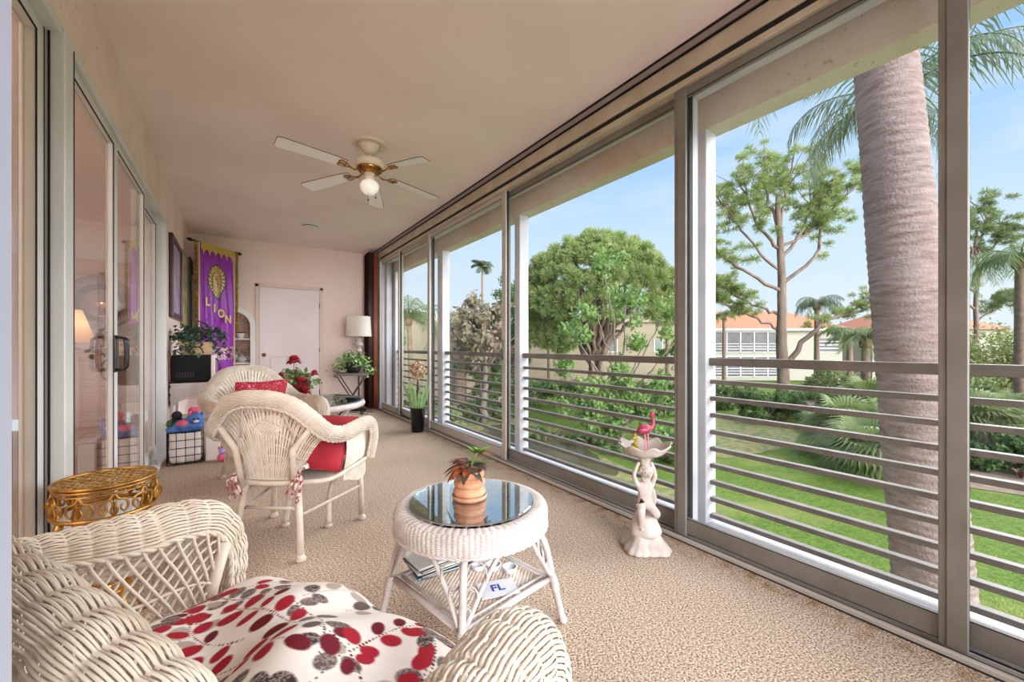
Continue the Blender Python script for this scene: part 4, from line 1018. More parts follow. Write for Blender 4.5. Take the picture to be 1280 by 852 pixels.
# ---- fan backed wicker armchair (local: x lateral, y forward, origin on the floor)
def fan_chair(t, sw=.27, aw=.40, ay=.30, az=.60, by=-.30, bt=.86, armrear=.70, r=.055, wk=WK, step=.0032, lattice=False, rows=.0075, stake=.028, lobe=.0, seatz=.40, rearw=.17, feet=None, alt=.0022, curved=True, backrows=.010, rimr=None, seatd=.27, rowk=.5, gap=1, sidegap=.055, aend=-PI*.42, rope_r=.0055):
    mid = [(-aw-.015, -.02, az+.005), (-aw-.02, by*.6, az+.02), (-aw+.0, by*.95, armrear+.01), (-aw+.07, by-.03, armrear+.09), (-aw*.55, by-.065, bt-.035), (-aw*.25, by-.09, bt-.004)]
    front = [(-aw+.005, ay+.01, seatz-.02), (-aw-.01, ay+.035, az-.10), (-aw-.012, ay+.005, az-.015), (-aw-.012, ay-.08, az+.008)]
    half = front+mid
    full = half+[(0, by-.095, bt)]+[(-x, y, z) for x, y, z in half[::-1]]
    P = crom(full, 200)
    def out(s, q):
        o = np.array([q[0]*1.0, min(q[1]-(-.02), 0)*1.9, 0.0])
        if q[1] > 0: o = np.array([np.sign(q[0])*1.0, 0, 0])
        l = np.linalg.norm(o); return o/l if l > 1e-6 else np.array([0, -1.0, 0])
    m = M(); Q, O, UP, rr, V = band(m, P, out, rimr or r, PI*1.0, aend, step, stake, rows, rows*rowk, alt, lobe, sq=1.0, flip=1, gap=gap)
    rope(m, V[::3, -1, :], rope_r, rope_r*5.5); rope(m, V[::3, 0, :], .0045, .026)
    rim = m.build('rolled_rim', wk, t)
    inner = V[:, 0, :]; nu = len(inner); s = np.linspace(0, 1, nu)
    # seat edge curve matched to the rim parameter
    seat = crom([(-sw-.03, seatd+.02, seatz), (-sw-.04, .05, seatz), (-sw-.02, by*.62, seatz), (-rearw, by*.86, seatz), (0, by*.95, seatz), (rearw, by*.86, seatz), (sw+.02, by*.62, seatz), (sw+.04, .05, seatz), (sw+.03, seatd+.02, seatz)], nu)
    i0, i1 = int(nu*.27), int(nu*.73)
    def ruled(a, b, n, bow=.02):
        w = np.linspace(0, 1, n)[None, :, None]
        A = inner[a:b][:, None, :]; B = seat[a:b][:, None, :]
        c = A*(1-w)+B*w; d_ = c.copy(); d_[..., 2] = 0; d_ /= (np.linalg.norm(d_, axis=2)[..., None]+1e-9)
        return c+d_*(np.sin(PI*w)*bow)
    hgt = bt-seatz; nv = int(hgt/step/1.3)
    Vb = ruled(i0, i1, nv)
    if curved:                      # tongue shaped panel: wide under the rim, narrow between the rear posts
        w_ = np.linspace(0, 1, nv)[None, :]; A0 = inner[i0:i1][:, None, :]; q_ = np.linspace(-1, 1, i1-i0)
        B0 = np.stack([q_*rearw, by*.86-.02*(1-q_**2), np.full(i1-i0, seatz)], -1)[:, None, :]; wx = (w_**.55)[..., None]; wz = w_[..., None]
        Vb = np.concatenate([(A0*(1-wx)+B0*wx)[..., :1], (A0*(1-wx)+B0*wx)[..., 1:2], (A0*(1-wz)+B0*wz)[..., 2:]], -1)
    x_arc = (np.arange(i1-i0))[:, None]*step*.62; z_arc = np.linspace(0, hgt, nv)[None, :]
    h = np.abs(np.sin(PI*x_arc/backrows))**.6*.0042*(backrows/.010)**.5-.004+.0007*np.cos(z_arc*2*PI/.012)
    xm = Vb[..., 0]; zm = Vb[..., 2]-(seatz+hgt*.62)
    dia = (np.abs(xm)/.085+np.abs(zm)/.052) < 1
    hd = .007+.005*np.cos(x_arc*2*PI/.02)*np.cos(z_arc*2*PI/.02)
    h = np.where(dia, hd, h)
    m = M(); Vr = relief(Vb, h); na, nb_ = Vr.shape[:2]; idx = np.arange(na*nb_).reshape(na, nb_); F = np.stack([idx[:-1, :-1], idx[1:, :-1], idx[1:, 1:], idx[:-1, 1:]], -1)
    gapm = (np.abs(np.sin(PI*(x_arc[:-1]+x_arc[1:])/2/backrows)) < .30) & ~dia[:-1, :-1] & ((np.arange(nb_-1) % 14) > 1)[None, :]
    m.add(Vr.reshape(-1, 3), F[~gapm], True); m.build('back_panel', wk, t)
    for a, b, sg in ((0, i0+1, -1), (i1-1, nu, 1)):
        m = M()
        if not lattice:
            if sg < 0: b -= int(nu*sidegap)
            else: a += int(nu*sidegap)
            Vs = ruled(a, b, int((az-seatz+.05)/step)+20, .012); xa = np.arange(b-a)[:, None]*step
            m.grid(relief(Vs, np.abs(np.sin(PI*xa/backrows))**.6*.004-.004+0*Vs[..., 0]))
            m.build('side_panel', wk, t)
        else:
            k0, k1 = (int(nu*.088), i0) if sg < 0 else (i1, int(nu*.912))
            n = 15; idx = np.linspace(k0, k1-1, n).astype(int)
            A = inner[idx]; B = seat[idx].copy(); B[:, 2] -= .02
            for ii in range(-8, n):
                for dr in (1,):
                    pass
            fine = 60; ia = np.linspace(k0, k1-1, fine).astype(int)
            TA = inner[ia]; TB = seat[ia].copy()
            def pt(u, w):
                i = min(max(u, 0), 1)*(fine-1); j = int(i); f_ = i-j; j2 = min(j+1, fine-1)
                a_ = TA[j]*(1-f_)+TA[j2]*f_; b_ = TB[j]*(1-f_)+TB[j2]*f_
                return a_*(1-w)+b_*w
            for dirn in (1, -1):
                for u0 in np.linspace(-.42, 1.0, 20):
                    pts = []
                    for w in np.linspace(0, 1, 9):
                        u = u0+w**.8*.42 if dirn == 1 else u0+.42-w**1.25*.42
                        if -0.001 <= u <= 1.001: pts.append(pt(u, w)+np.array([sg*.0025*dirn, 0, 0]))
                    if len(pts) > 2: m.tube(crom(pts, 12), .0036, 6)
            m.build('lattice', wk, t)
            m = M()
            for w in (.52, ): m.tube([pt(u, w) for u in np.linspace(0, 1, 24)], .004, 6)
            pf = inner[k0 if sg < 0 else k1-1]; fb = np.array([sg*(sw+.055), ay-.035, 0]); 
            m.tube([pf+np.array([0, 0, -.004]), (pf+np.array([sg*(sw+.05), ay-.045, seatz-.03]))/2, (sg*(sw+.05), ay-.045, seatz-.05)], .014, 12); m.build('arm_post', wk, t)
    # seat frame and apron
    m = M(); loop = crom([(-sw-.03, seatd+.02, seatz-.015), (-sw-.04, .05, seatz-.015), (-sw-.02, by*.62, seatz-.015), (-rearw, by*.86, seatz-.015), (0, by*.95, seatz-.015), (rearw, by*.86, seatz-.015), (sw+.02, by*.62, seatz-.015), (sw+.04, .05, seatz-.015), (sw+.03, seatd+.02, seatz-.015), (sw*.5, seatd+.07, seatz-.015), (-sw*.5, seatd+.07, seatz-.015)], 120, closed=True)
    m.tube(loop, .013, 8, closed=True)
    V2 = np.stack([loop*np.array([q, q, 1]) for q in (.999, .6, .2, .001)], 1); m.grid(V2, closed_u=True)
    m.build('seat_frame', wk, t)
    m = M(); lf = crom([(-sw-.035, -.02, 0), (-sw-.03, seatd+.02, 0), (-sw*.5, seatd+.075, 0), (sw*.5, seatd+.075, 0), (sw+.03, seatd+.02, 0), (sw+.035, -.02, 0)], 220)
    u = np.linspace(0, 1, 220); drop = .045+.05*np.abs(np.sin(u*PI*3))**2
    V3 = np.stack([lf+np.array([0, 0, 1])*(seatz-.02-drop[:, None]*w) for w in np.linspace(0, 1, 12)], 1)
    m.grid(relief(V3, (np.abs(np.sin(u*220*.16))*.004)[:, None]+0*V3[..., 0])); rope(m, V3[::2, -1, :], .004, .02)
    m.build('apron', wk, t)
    feet = feet or [((sw+.03, seatd-.03), 1), ((-sw-.03, seatd-.03), 1), ((rearw+.05, by*.9-.05), 0), ((-rearw-.05, by*.9-.05), 0)]
    for (fx, fy), fr in feet:
        m = M(); tx = fx*.97 if fr else (rearw*(1 if fx > 0 else -1)); ty = fy*.97 if fr else by*.84
        m.tube([(tx, ty, seatz), ((tx+fx)/2, (ty+fy)/2, seatz*.5), (fx, fy, .02)], [.0165, .0165, .017], 12)
        m.lathe([(.015, .0), (.024, .002), (.026, .012), (.020, .024), (.0165, .034)], (fx, fy, 0), 16)
        for zc in (.95,): m.lathe([(.017, -.014), (.021, -.008), (.021, .008), (.017, .014)], (tx, ty, seatz*zc), 14)
        m.build('leg', wk, t)
    if curved:
        for sg in (-1, 1):
            m = M(); c = crom([(sg*sw*.95, seatd-.05, seatz-.05), (sg*sw*.62, seatd-.07, seatz-.07), (sg*sw*.5, seatd-.12, seatz*.5), (sg*sw*.52, seatd-.15, .02)], 16); m.tube(c, .015, 10); m.lathe([(.014, 0), (.022, .003), (.022, .014), (.014, .022)], tuple(np.append(c[-1][:2], 0)), 14); m.build('leg', wk, t)
    # rear posts up to the rim and diagonal braces
    for sg in (-1, 1):
        m = M(); k = int(nu*(.5+sg*.13)); top = V[k, int(V.shape[1]*.25), :]
        m.tube([(sg*rearw, by*.84-.035, seatz-.03), (sg*(rearw+.012), (by*.84+top[1])/2-.055, (seatz+top[2])/2), top+np.array([0, -.03, -.03])], .0155, 12); m.build('back_post', wk, t)
        m = M(); kk_ = int(nu*(.5+sg*.045)); tp = inner[kk_]
        m.tube([tp+np.array([0, -.012, -.01]), (sg*rearw*1.02, by*.84-.045, seatz+hgt*.52)], .0045, 6); m.build('brace', wk, t)
    for a_, b_ in (((-sw-.02, seatd-.05, seatz*.55), (-rearw-.03, by*.88, seatz*.55)), ((sw+.02, seatd-.05, seatz*.55), (rearw+.03, by*.88, seatz*.55)), ((-rearw-.02, by*.87, seatz*.62), (rearw+.02, by*.87, seatz*.62))):
        m = M(); m.tube([a_, b_], .008, 8); m.build('stretcher', wk, t)
    return t

# mid armchair, back to the camera
AX, AY = .285, 2.61
fa = math.atan2(.80, .60)-PI/2
t = thing('wicker_armchair', 'white wicker fan backed armchair turned away, with a red pillow under its arm', 'armchair', (AX, AY, 0), fa)
fan_chair(t, r=.040, aw=.295, by=-.24, sw=.25, bt=.815, az=.59, armrear=.63, seatz=.385, rearw=.135, backrows=.0185)
# its floral seat pad, ties and pillow
def cushion(name, parent, w, d, h, z, seed, step=.004, waves=None, col=True, pos=(0, 0), dens=1.0, matr=None, edge=3.2, taper=0.0):
    nu, nv = int(w/step), int(d/step); u = np.linspace(-1, 1, nu)[:, None]; v = np.linspace(-1, 1, nv)[None, :]
    e_ = np.clip(1-np.abs(u)**edge, 0, 1)**.5*np.clip(1-np.abs(v)**edge, 0, 1)**.5
    X = u*w/2+0*v; Y = v*d/2+0*u
    inx = 1-.035*(1-np.abs(v)**2)*0; T = z+h*e_
    if waves is not None: T = T+waves(X, Y)*e_
    Xc = X; X = X*(1-taper*(.5-Y/d))
    top = np.stack([X+pos[0], Y+pos[1], T], -1); bot = np.stack([X+pos[0], Y+pos[1], z-h*.35*e_], -1)
    m = M(); cc = leaf_pattern(Xc, Y, seed, w, d, dens) if col else None
    m.grid(top, col=cc); m.grid(bot[::4, ::4][:, ::-1], col=None if cc is None else cc[::4, ::4][:, ::-1])
    return m.build(name, CLOTH if col else matr, parent, usecol=col)
RED = mat('red_velvet', lin(160, 22, 40), 0.8, 0, lin(128, 14, 30), 8, .3, 60)
sc = cushion('seat_pad', t, .52, .46, .055, .425, 5, .0045, pos=(0, .04), dens=1.6, taper=.45)
TIE = mat('tie_cloth', lin(150, 60, 70), .8, 0, lin(220, 205, 195), 60, lo=.45, hi=.55)
for sg in (-1, 1):
    for k in range(3):
        m = M(); c = crom([(sg*.15, -.225, .43), (sg*(.15+.02*k), -.27, .40), (sg*(.14+.03*(k-1)), -.275, .33-.02*k)], 10); m.tube(c, [.008]*10, 5, flat=.4); m.build('cushion_tie', TIE, sc)
def pillow(name, label, w, h, th, loc, rot, mt, group=None, bump=0, n=40, parent=None):
    u = np.linspace(-1, 1, n)[:, None]; v = np.linspace(-1, 1, n)[None, :]
    e_ = np.clip(1-np.abs(u)**2.4, 0, 1)**.55*np.clip(1-np.abs(v)**2.4, 0, 1)**.55
    pin = 1-.07*(1-np.minimum(np.abs(u), np.abs(v)))*np.maximum(np.abs(u), np.abs(v))**2
    X = u*w/2*pin; Z = v*h/2*pin; m = M(); rq = np.random.RandomState(3); nn = rq.normal(size=(n, n))*bump
    m.grid(np.stack([X+0*v, th/2*e_+nn*e_, Z+0*u], -1)[:, ::-1]); m.grid(np.stack([X+0*v, -th/2*e_-nn*e_, Z+0*u], -1))
    m.tube(np.vstack([np.stack([X[:, 0], 0*X[:, 0], Z[:, 0]], -1), np.stack([X[-1, 1:], 0*X[-1, 1:], Z[-1, 1:]], -1), np.stack([X[::-1, -1][1:], 0*X[1:, 0], Z[::-1, -1][1:]], -1), np.stack([X[0, ::-1][1:-1], 0*X[0, 1:-1], Z[0, ::-1][1:-1]], -1)]), .005, 6, closed=True)
    o = m.build(name, mt); o.location = loc; o.rotation_euler = rot; tag(o, label, 'pillow', group); return o
def wl(t, p):                       # local chair point -> world
    a = t.rotation_euler[2]; c, s = math.cos(a), math.sin(a); return (t.location[0]+c*p[0]-s*p[1], t.location[1]+s*p[0]+c*p[1], p[2])
pillow('throw_pillow', 'plain dark red pillow lying on the floral seat of the near fan backed chair', .40, .40, .13, wl(t, (.09, .02, .535)), (-.95, 0.1, fa+.2), RED)

# armchair B beyond, facing back towards us
t = thing('wicker_armchair', 'white wicker fan backed armchair facing the camera beside the microwave stand', 'armchair', (.19, 3.90, 0), math.atan2(-.93, .36)-PI/2)
fan_chair(t, r=.045, aw=.32, by=-.24, sw=.25, bt=.86, az=.60, armrear=.66, seatz=.385, rearw=.135, step=.004, rows=.010, stake=.04, backrows=.02)
cushion('seat_pad', t, .52, .46, .055, .425, 8, .008, pos=(0, .04), dens=1.6, taper=.45)
fb_ = t.rotation_euler[2]
PATR = mat('red_patterned_cloth', lin(150, 16, 42), 0.8, 0, lin(196, 110, 124), 60, lo=.54, hi=.66)
pillow('throw_pillow', 'crimson patterned pillow propped in the far fan backed armchair', .40, .36, .12, wl(t, (-.03, -.10, .605)), (-.2, 0, fb_), PATR)

# ---- the big armchair in front of the camera
fn = math.atan2(.46, .89)-PI/2
NC = thing('wicker_armchair', 'large white wicker armchair in the foreground with a floral seat cushion', 'armchair', (.045, .885, 0), fn)
fan_chair(NC, sw=.34, aw=.46, ay=.115, az=.600, by=-.25, bt=.830, armrear=.64, r=.064, wk=WK2, step=.0026, lattice=True, rows=.0080, stake=.042, lobe=.0052, rope_r=.0085, seatz=.39, rearw=.22, alt=.0016, curved=False, backrows=.012, seatd=.17, rowk=.55, gap=2, aend=lambda s: -PI*(.02+.40*min(1.0, (abs(s-.5)/.30)**4)), rimr=lambda s: .041+.027*min(1.0, (abs(s-.5)/.32)**3))
def wv(X, Y):
    return .030*np.sin(X*7.5+1.2)*np.cos(Y*3)+.016*np.sin(X*17+Y*9)+.009*np.sin(Y*26+X*11)+.020*np.exp(-((X+.20)**2+(Y-.10)**2)/.03)+.03*np.exp(-((X-.22)**2+(Y-.05)**2)/.03)-.03*np.exp(-((X-.02-.2*Y)**2)/.004)
cushion('seat_cushion', NC, .72, .56, .115, .405, 21, .0024, wv, pos=(0, -.03), dens=2.0, edge=4.5)

# ================================================================ ROUND WICKER COFFEE TABLE
TX, TY, TZ, TR = .764, 1.414, .468, .285
t = thing('coffee_table', 'round white wicker coffee table with a glass top', 'coffee table', (TX, TY, 0), -YAW)
A = np.linspace(0, 2*PI, 720, endpoint=False)
m = M()
NP_ = 130
pr = crom([(.225, TZ-.010), (.240, TZ-.002), (.264, TZ+.001), (.280, TZ-.003), (.2905, TZ-.013), (.2935, TZ-.028), (.293, TZ-.052), (.290, TZ-.078)], NP_)
Ls = np.concatenate([[0], np.cumsum(np.linalg.norm(np.diff(pr, axis=0), axis=1))])
V = np.stack([pr[None, :, 0]*np.cos(A)[:, None], pr[None, :, 0]*np.sin(A)[:, None], pr[None, :, 1]+0*A[:, None]], -1)
side = (Ls > .062)[None, :]
hs = weave_h(A[:, None]*.29, Ls[None, :]+0*A[:, None], .0182, .0062, .0034, .0006, .0032)
ht = .0022*np.abs(np.sin(A[:, None]*.29*PI/.026))+weave_h(A[:, None]*.29, Ls[None, :]+0*A[:, None], .026, .0052, .0018, .0004)-.0015
m.grid(relief(V, -np.where(side, hs, ht)), closed_u=True)
rope(m, np.vstack([V[::6, -1], V[:1, -1]]), .0048, .025)
m.build('woven_rim', WKC, t)
m = M(); m.lathe([(.001, TZ-.03), (.24, TZ-.03)], k=48); 
hh_ = 0
for k in range(28):
    a = 2*PI*k/28; m.tube([(.03*math.cos(a), .03*math.sin(a), TZ-.022), (.235*math.cos(a), .235*math.sin(a), TZ-.018)], .004, 6)
for r_ in (.06, .10, .14, .18, .21): m.tube([(r_*math.cos(a), r_*math.sin(a), TZ-.02) for a in np.linspace(0, 2*PI, 60, endpoint=False)], .003, 5, closed=True)
m.build('woven_deck', WKC, t)
TG = glassmat('table_glass', (.70, .78, .78, 1), 0.40, k=.55)
m = M(); m.lathe([(1e-4, TZ+.002), (.236, TZ+.002), (.239, TZ+.004), (.239, TZ+.008), (.236, TZ+.010), (1e-4, TZ+.010)], k=96, smooth=False); m.build('glass_top', TG, t)
SZ = .165
legs = []
for k in range(4):
    a = k*PI/2; c, s = math.cos(a), math.sin(a); tn = (-s, c)
    m = M(); top = (.235*c, .235*s, TZ-.075); sh = (.315*c, .315*s, SZ); ft = (.355*c, .355*s, 0.0)
    m.tube(crom([top, (.285*c, .285*s, .30), sh, ft], 14), .0125, 12)
    m.lathe([(.012, 0), (.0165, .001), (.017, .012), (.0125, .02)], (ft[0], ft[1], 0), 14)
    for z in (.13, .137, .144, .151, .158, .165, .172): m.lathe([(.0135, -.004), (.018, 0), (.0135, .004)], ((.315+(.165-z)*.24)*c, (.315+(.165-z)*.24)*s, z), 14)
    m.build('leg', WKC, t)
    for sg in (-1, 1):
        m = M(); tp = (.215*c+sg*.125*tn[0], .215*s+sg*.125*tn[1], TZ-.076)
        m.tube(crom([tp, (.25*c+sg*.07*tn[0], .25*s+sg*.07*tn[1], .30), (.305*c+sg*.012*tn[0], .305*s+sg*.012*tn[1], SZ+.02)], 10), .0085, 10)
        for q in (.35, .6, .8):   # lace between strut and leg
            p = np.array(tp)*(1-q)+np.array((.305*c, .305*s, SZ+.02))*q; l = np.array(top)*(1-q)+np.array(sh)*q
            ctr = (p+l)/2; rr_ = np.linalg.norm(p-l)*.42
            m.tube([ctr+rr_*(math.cos(b)*np.array([tn[0], tn[1], 0])+math.sin(b)*np.array([.2*c, .2*s, -1.0])*1.3) for b in np.linspace(0, 2*PI, 14, endpoint=False)], .0028, 5, closed=True)
        m.build('strut', WKC, t)
m = M(); q = .30
cs = [(q*math.cos(k*PI/2), q*math.sin(k*PI/2)) for k in range(4)]
for k in range(4):
    a_, b_ = cs[k], cs[(k+1) % 4]; m.tube([(a_[0], a_[1], SZ), (b_[0], b_[1], SZ)], .012, 10)
    m.tube([(a_[0]*.9, a_[1]*.9, SZ+.012), (b_[0]*.9, b_[1]*.9, SZ+.012)], .005, 6)
m.build('shelf_frame', WKC, t)
m = M(); n = 230; u = np.linspace(-1, 1, n); Uu, Vv = np.meshgrid(u, u, indexing='ij'); e = q/math.sqrt(2)*.97
X0 = Uu*e; Y0 = Vv*e; hh = weave_h(X0, Y0, .012, .008, .003, .002)
ca = math.cos(PI/4); m.grid(np.stack([X0*ca-Y0*ca, X0*ca+Y0*ca, SZ+.002+hh], -1)); m.build('shelf', mat('shelf_cane', lin(206, 180, 156), .6, 0, lin(226, 214, 204), 22), t)
# magazines on the shelf
mags = [(lin(40, 96, 128), .235, .30), (lin(24, 30, 38), .22, .42), (lin(216, 214, 208), .22, .36), (lin(30, 60, 76), .21, .5), (lin(226, 224, 218), .20, .44)]
for i, (c, w, a) in enumerate(mags):
    x0, y0 = at(549-i*2, 1.70)
    t2 = thing('magazine', ['blue covered magazine at the bottom of the pile under the table', 'black magazine second from the bottom under the table', 'white edged magazine in the middle of the pile under the table', 'dark teal magazine second from the top under the table', 'white magazine on top of the pile under the table'][i], 'magazine', (x0, y0, SZ+.0078+i*.0085), a-YAW+.25, 'magazines on the coffee table shelf')
    cm = mat('magazine_cover', c, .35)
    m = M(); m.box(-w/2, w/2, -.08, .08, 0, .0018); m.box(-w/2, w/2, -.08, .08, .0062, .008); m.box(-w/2, -w/2+.002, -.08, .08, .0018, .0062); m.build('cover', cm, t2)
    m = M(); m.box(-w/2+.002, w/2-.003, -.078, .078, .0018, .0062); m.build('pages', mat('pages', lin(232, 228, 216), .8), t2)
# brochure with blue letters and three pale tins
x0, y0 = at(622, 1.52)
t2 = thing('brochure', 'white folded brochure with blue letters lying on the coffee table shelf', 'brochure', (x0, y0, SZ+.009), -YAW+.3)
m = M(); m.box(-.07, .07, -.05, .05, 0, .003); m.build('paper', mat('paper_white', lin(238, 236, 240), .5), t2)
def text3(body, size, mt, parent, loc, rot=(0, 0, 0), ext=.0006, name='lettering', bold=0.0):
    cu = bpy.data.curves.new(name, 'FONT'); cu.body = body; cu.size = size; cu.extrude = ext; cu.align_x = 'CENTER'; cu.align_y = 'CENTER'; cu.offset = bold
    tmp = bpy.data.objects.new(name, cu); COL.objects.link(tmp)
    dg = bpy.context.evaluated_depsgraph_get(); dg.update(); me = bpy.data.meshes.new_from_object(tmp.evaluated_get(dg)); bpy.data.objects.remove(tmp)
    me.materials.clear(); me.materials.append(mt)
    o = bpy.data.objects.new(name, me); COL.objects.link(o); o.parent = parent; o.location = loc; o.rotation_euler = rot; return o
text3('FL', .055, mat('blue_ink', lin(36, 70, 170), .5), t2, (0, 0, .0034), bold=.001)
for i, (px, Z) in enumerate([(598, 1.66), (617, 1.66), (637, 1.64)]):
    x0, y0 = at(px, Z); m = M(); m.lathe([(.022, 0), (.026, .002), (.027, .014), (.030, .018), (.030, .021), (.026, .021), (.0255, .012), (1e-4, .012)], k=24)
    o = m.build('candle_tin', mat('pale_tin', lin(226, 224, 230), .3)); o.location = (x0, y0, SZ+.0075); tag(o, ['pale round tin on the shelf, leftmost of three under the coffee table', 'pale round tin on the shelf, middle one of three', 'pale round tin on the shelf, rightmost of three'][i], 'tin', 'tins on the coffee table shelf')

# potted plant on the glass
x0, y0 = at(587, 1.60); zt = TZ+.0105
t = thing('potted_plant', 'terracotta beehive pot with a red and green leaved plant on the glass table', 'potted plant', (x0, y0, zt), -YAW)
TC = mat('terracotta', lin(174, 116, 84), .75, 0, lin(196, 148, 116), 18, .2, 60)
m = M(); m.lathe([(.001, 0), (.056, 0), (.064, .004), (.068, .014), (.066, .02), (.062, .018), (.058, .008), (.001, .007)], k=40); m.build('saucer', TC, t)
m = M(); m.lathe(np.vstack([[(.001, .008)], crom([(.048, .008), (.060, .020), (.063, .032), (.056, .045), (.0535, .048), (.061, .058), (.0605, .068), (.052, .078), (.050, .081), (.056, .090), (.056, .100), (.052, .107), (.046, .108), (.044, .095)], 50), [(.001, .095)]]), k=40); m.build('pot', TC, t)
LR = mat('plant_leaf_red', lin(120, 54, 36), .45, 0, lin(160, 84, 48), 30); LG = mat('plant_leaf_green', lin(62, 88, 48), .45, 0, lin(120, 140, 70), 30); LB = mat('plant_leaf_bright', lin(104, 168, 66), .45); LDK = mat('plant_leaf_dark', lin(52, 48, 44), .4, 0, lin(84, 80, 66), 30)
def leafblade(m, base, d, L, w, droop=.4, n=7, up=(0, 0, 1)):
    base = np.array(base, float); d = np.array(d, float); d /= np.linalg.norm(d); s = np.linspace(0, 1, n)
    side = np.cross(d, up); side /= (np.linalg.norm(side)+1e-9)
    P = base+d[None]*L*s[:, None]+np.array([0, 0, -1.0])*(droop*L*s[:, None]**2); wd = w*np.sin(PI*np.clip(s*.94+.05, 0, 1))**.8
    nrm = np.cross(side, d); V = np.stack([P-side*wd[:, None], P-nrm*wd[:, None]*.25, P+side*wd[:, None]], 1); m.grid(V)
rs = np.random.RandomState(14)
for i, (mt, n, cx_, cy_, z0, r0) in enumerate([(LDK, 15, -.01, 0, .115, .05), (LR, 10, 0, 0, .12, .04), (LG, 9, 0, 0, .115, .05)]):
    for k in range(n):
        a = 2*PI*rs.rand(); el = rs.rand()*.9-.1; m = M(); leafblade(m, (cx_+.015*math.cos(a), cy_+.015*math.sin(a), z0+.02*rs.rand()), (math.cos(a)*math.cos(el), math.sin(a)*math.cos(el), math.sin(el)), .065+.03*rs.rand(), .015, .5); m.build('leaf', mt, t)
m = M(); m.tube(crom([(.0, 0, .09), (.01, 0, .14), (.028, 0, .178)], 8), .004, 6); m.build('stem', LG, t)
for k in range(16):
    a = 2*PI*k/16; el = .1+.9*rs.rand(); m = M(); leafblade(m, (.03, 0, .175), (math.cos(a)*math.cos(el), math.sin(a)*math.cos(el), math.sin(el)), .055+.02*rs.rand(), .012, .35); m.build('leaf', LB if k % 3 else LR, t)
m = M(); leafblade(m, (-.045, 0, .10), (-1, 0, .1), .05, .010, 1.6); m.build('leaf', LG, t)

# ================================================================ WHITE STATUE PEDESTAL
PXX, PYY = at(806, 2.19)
t = thing('statue_pedestal', 'white pedestal with a kneeling child figure holding up a scalloped bowl', 'statue', (PXX, PYY, 0), -YAW)
PL = mat('white_plaster', lin(194, 184, 178), .6, 0, lin(180, 168, 160), 12, .15, 60)
m = M(); aq = np.linspace(0, 2*PI, 96, endpoint=False)
m.lathe(np.vstack([[(.001, 0)], crom([(.108, 0), (.122, .006), (.120, .022), (.103, .040), (.088, .056), (.080, .074), (.07, .086)], 30), [(.001, .09)]]), k=96, rfun=lambda a, z: (1+.075*np.abs(np.sin(a*8+np.sin(a*3)))[None, :]*np.clip(1-z/.08, 0, 1)[:, None])*(1+.10*np.cos(4*(a-PI/4)))[None, :]*1.0); m.build('base', PL, t)
m = M(); m.lathe(crom([(.078, .078), (.083, .09), (.076, .115), (.062, .15), (.055, .17), (.03, .178)], 16), k=32, rfun=lambda a, z: 1+.05*np.sin(5*a+z[:, None]*30)); m.build('mound', PL, t)
# figure: kneeling child, one continuous skinned body
def skin(name, joints, edges, mt, parent, sub=2):
    me = bpy.data.meshes.new(name); me.from_pydata([j[0] for j in joints], edges, []); o = bpy.data.objects.new(name, me); COL.objects.link(o)
    md = o.modifiers.new('Skin', 'SKIN'); sv = me.skin_vertices[0].data
    for i, j in enumerate(joints): r_ = j[1]; sv[i].radius = (r_, r_) if np.isscalar(r_) else r_
    sv[0].use_root = True; md.use_smooth_shade = True
    s_ = o.modifiers.new('Sub', 'SUBSURF'); s_.levels = sub; s_.render_levels = sub
    me.materials.append(mt); o.parent = parent; return o
J = [((0, 0, .235), .036), ((.0, .0, .285), .030), ((.004, 0, .325), .034), ((.006, 0, .352), .016), ((.010, -.004, .385), .030), ((.010, -.006, .41), .024),
     ((-.042, 0, .335), .014), ((-.062, -.01, .385), .012), ((-.045, -.005, .428), .010), ((-.03, 0, .455), .010),
     ((.040, 0, .335), .014), ((.052, -.012, .385), .012), ((.042, -.005, .43), .010), ((.03, 0, .455), .010),
     ((-.022, -.01, .225), .026), ((-.040, -.065, .222), .023), ((-.036, -.058, .165), .017), ((-.034, -.045, .128), .013), ((-.034, -.07, .118), .010),
     ((.024, -.005, .222), .026), ((.052, -.045, .190), .023), ((.058, .01, .160), .017), ((.056, .05, .148), .012)]
E_ = [(0, 1), (1, 2), (2, 3), (3, 4), (4, 5), (2, 6), (6, 7), (7, 8), (8, 9), (2, 10), (10, 11), (11, 12), (12, 13), (0, 14), (14, 15), (15, 16), (16, 17), (17, 18), (0, 19), (19, 20), (20, 21), (21, 22)]
body = skin('figure', J, E_, PL, t)
m = M(); m.ball((.009, -.004, .402), .033, 20, 14, (1, 1.02, 1.08))
for k in range(60):
    a = rs.rand()*2*PI; el = rs.rand()*1.5-.2
    if math.sin(a) < -.35 and el < .7: continue
    m.ball((.009+.033*math.cos(a)*math.cos(el), -.003+.033*math.sin(a)*math.cos(el), .405+.034*math.sin(el)), .0085, 8, 6)
m.build('hair', PL, body)
m = M(); m.ball((.009, -.040, .396), .0055, 8, 6); m.ball((-.004, -.036, .405), .0045, 8, 6); m.ball((.022, -.036, .405), .0045, 8, 6); m.ball((.009, -.037, .385), .005, 8, 6, (1.5, 1, .6)); m.build('face', PL, body)
m = M()
for k in range(5):
    c = crom([(.05-.012*k, .03, .30), (.065-.01*k, .045, .24), (.05-.012*k, .05, .18), (.045-.02*k, .06, .14)], 14); m.tube(c, np.linspace(.012, .018, 14), 8)
m.build('drapery', PL, t)
m = M(); m.lathe(crom([(.02, .35), (.018, .42), (.024, .45), (.034, .475), (.05, .49)], 16), k=28, rfun=lambda a, z: 1+.06*np.cos(8*a)[None, :]); m.build('column', PL, t)
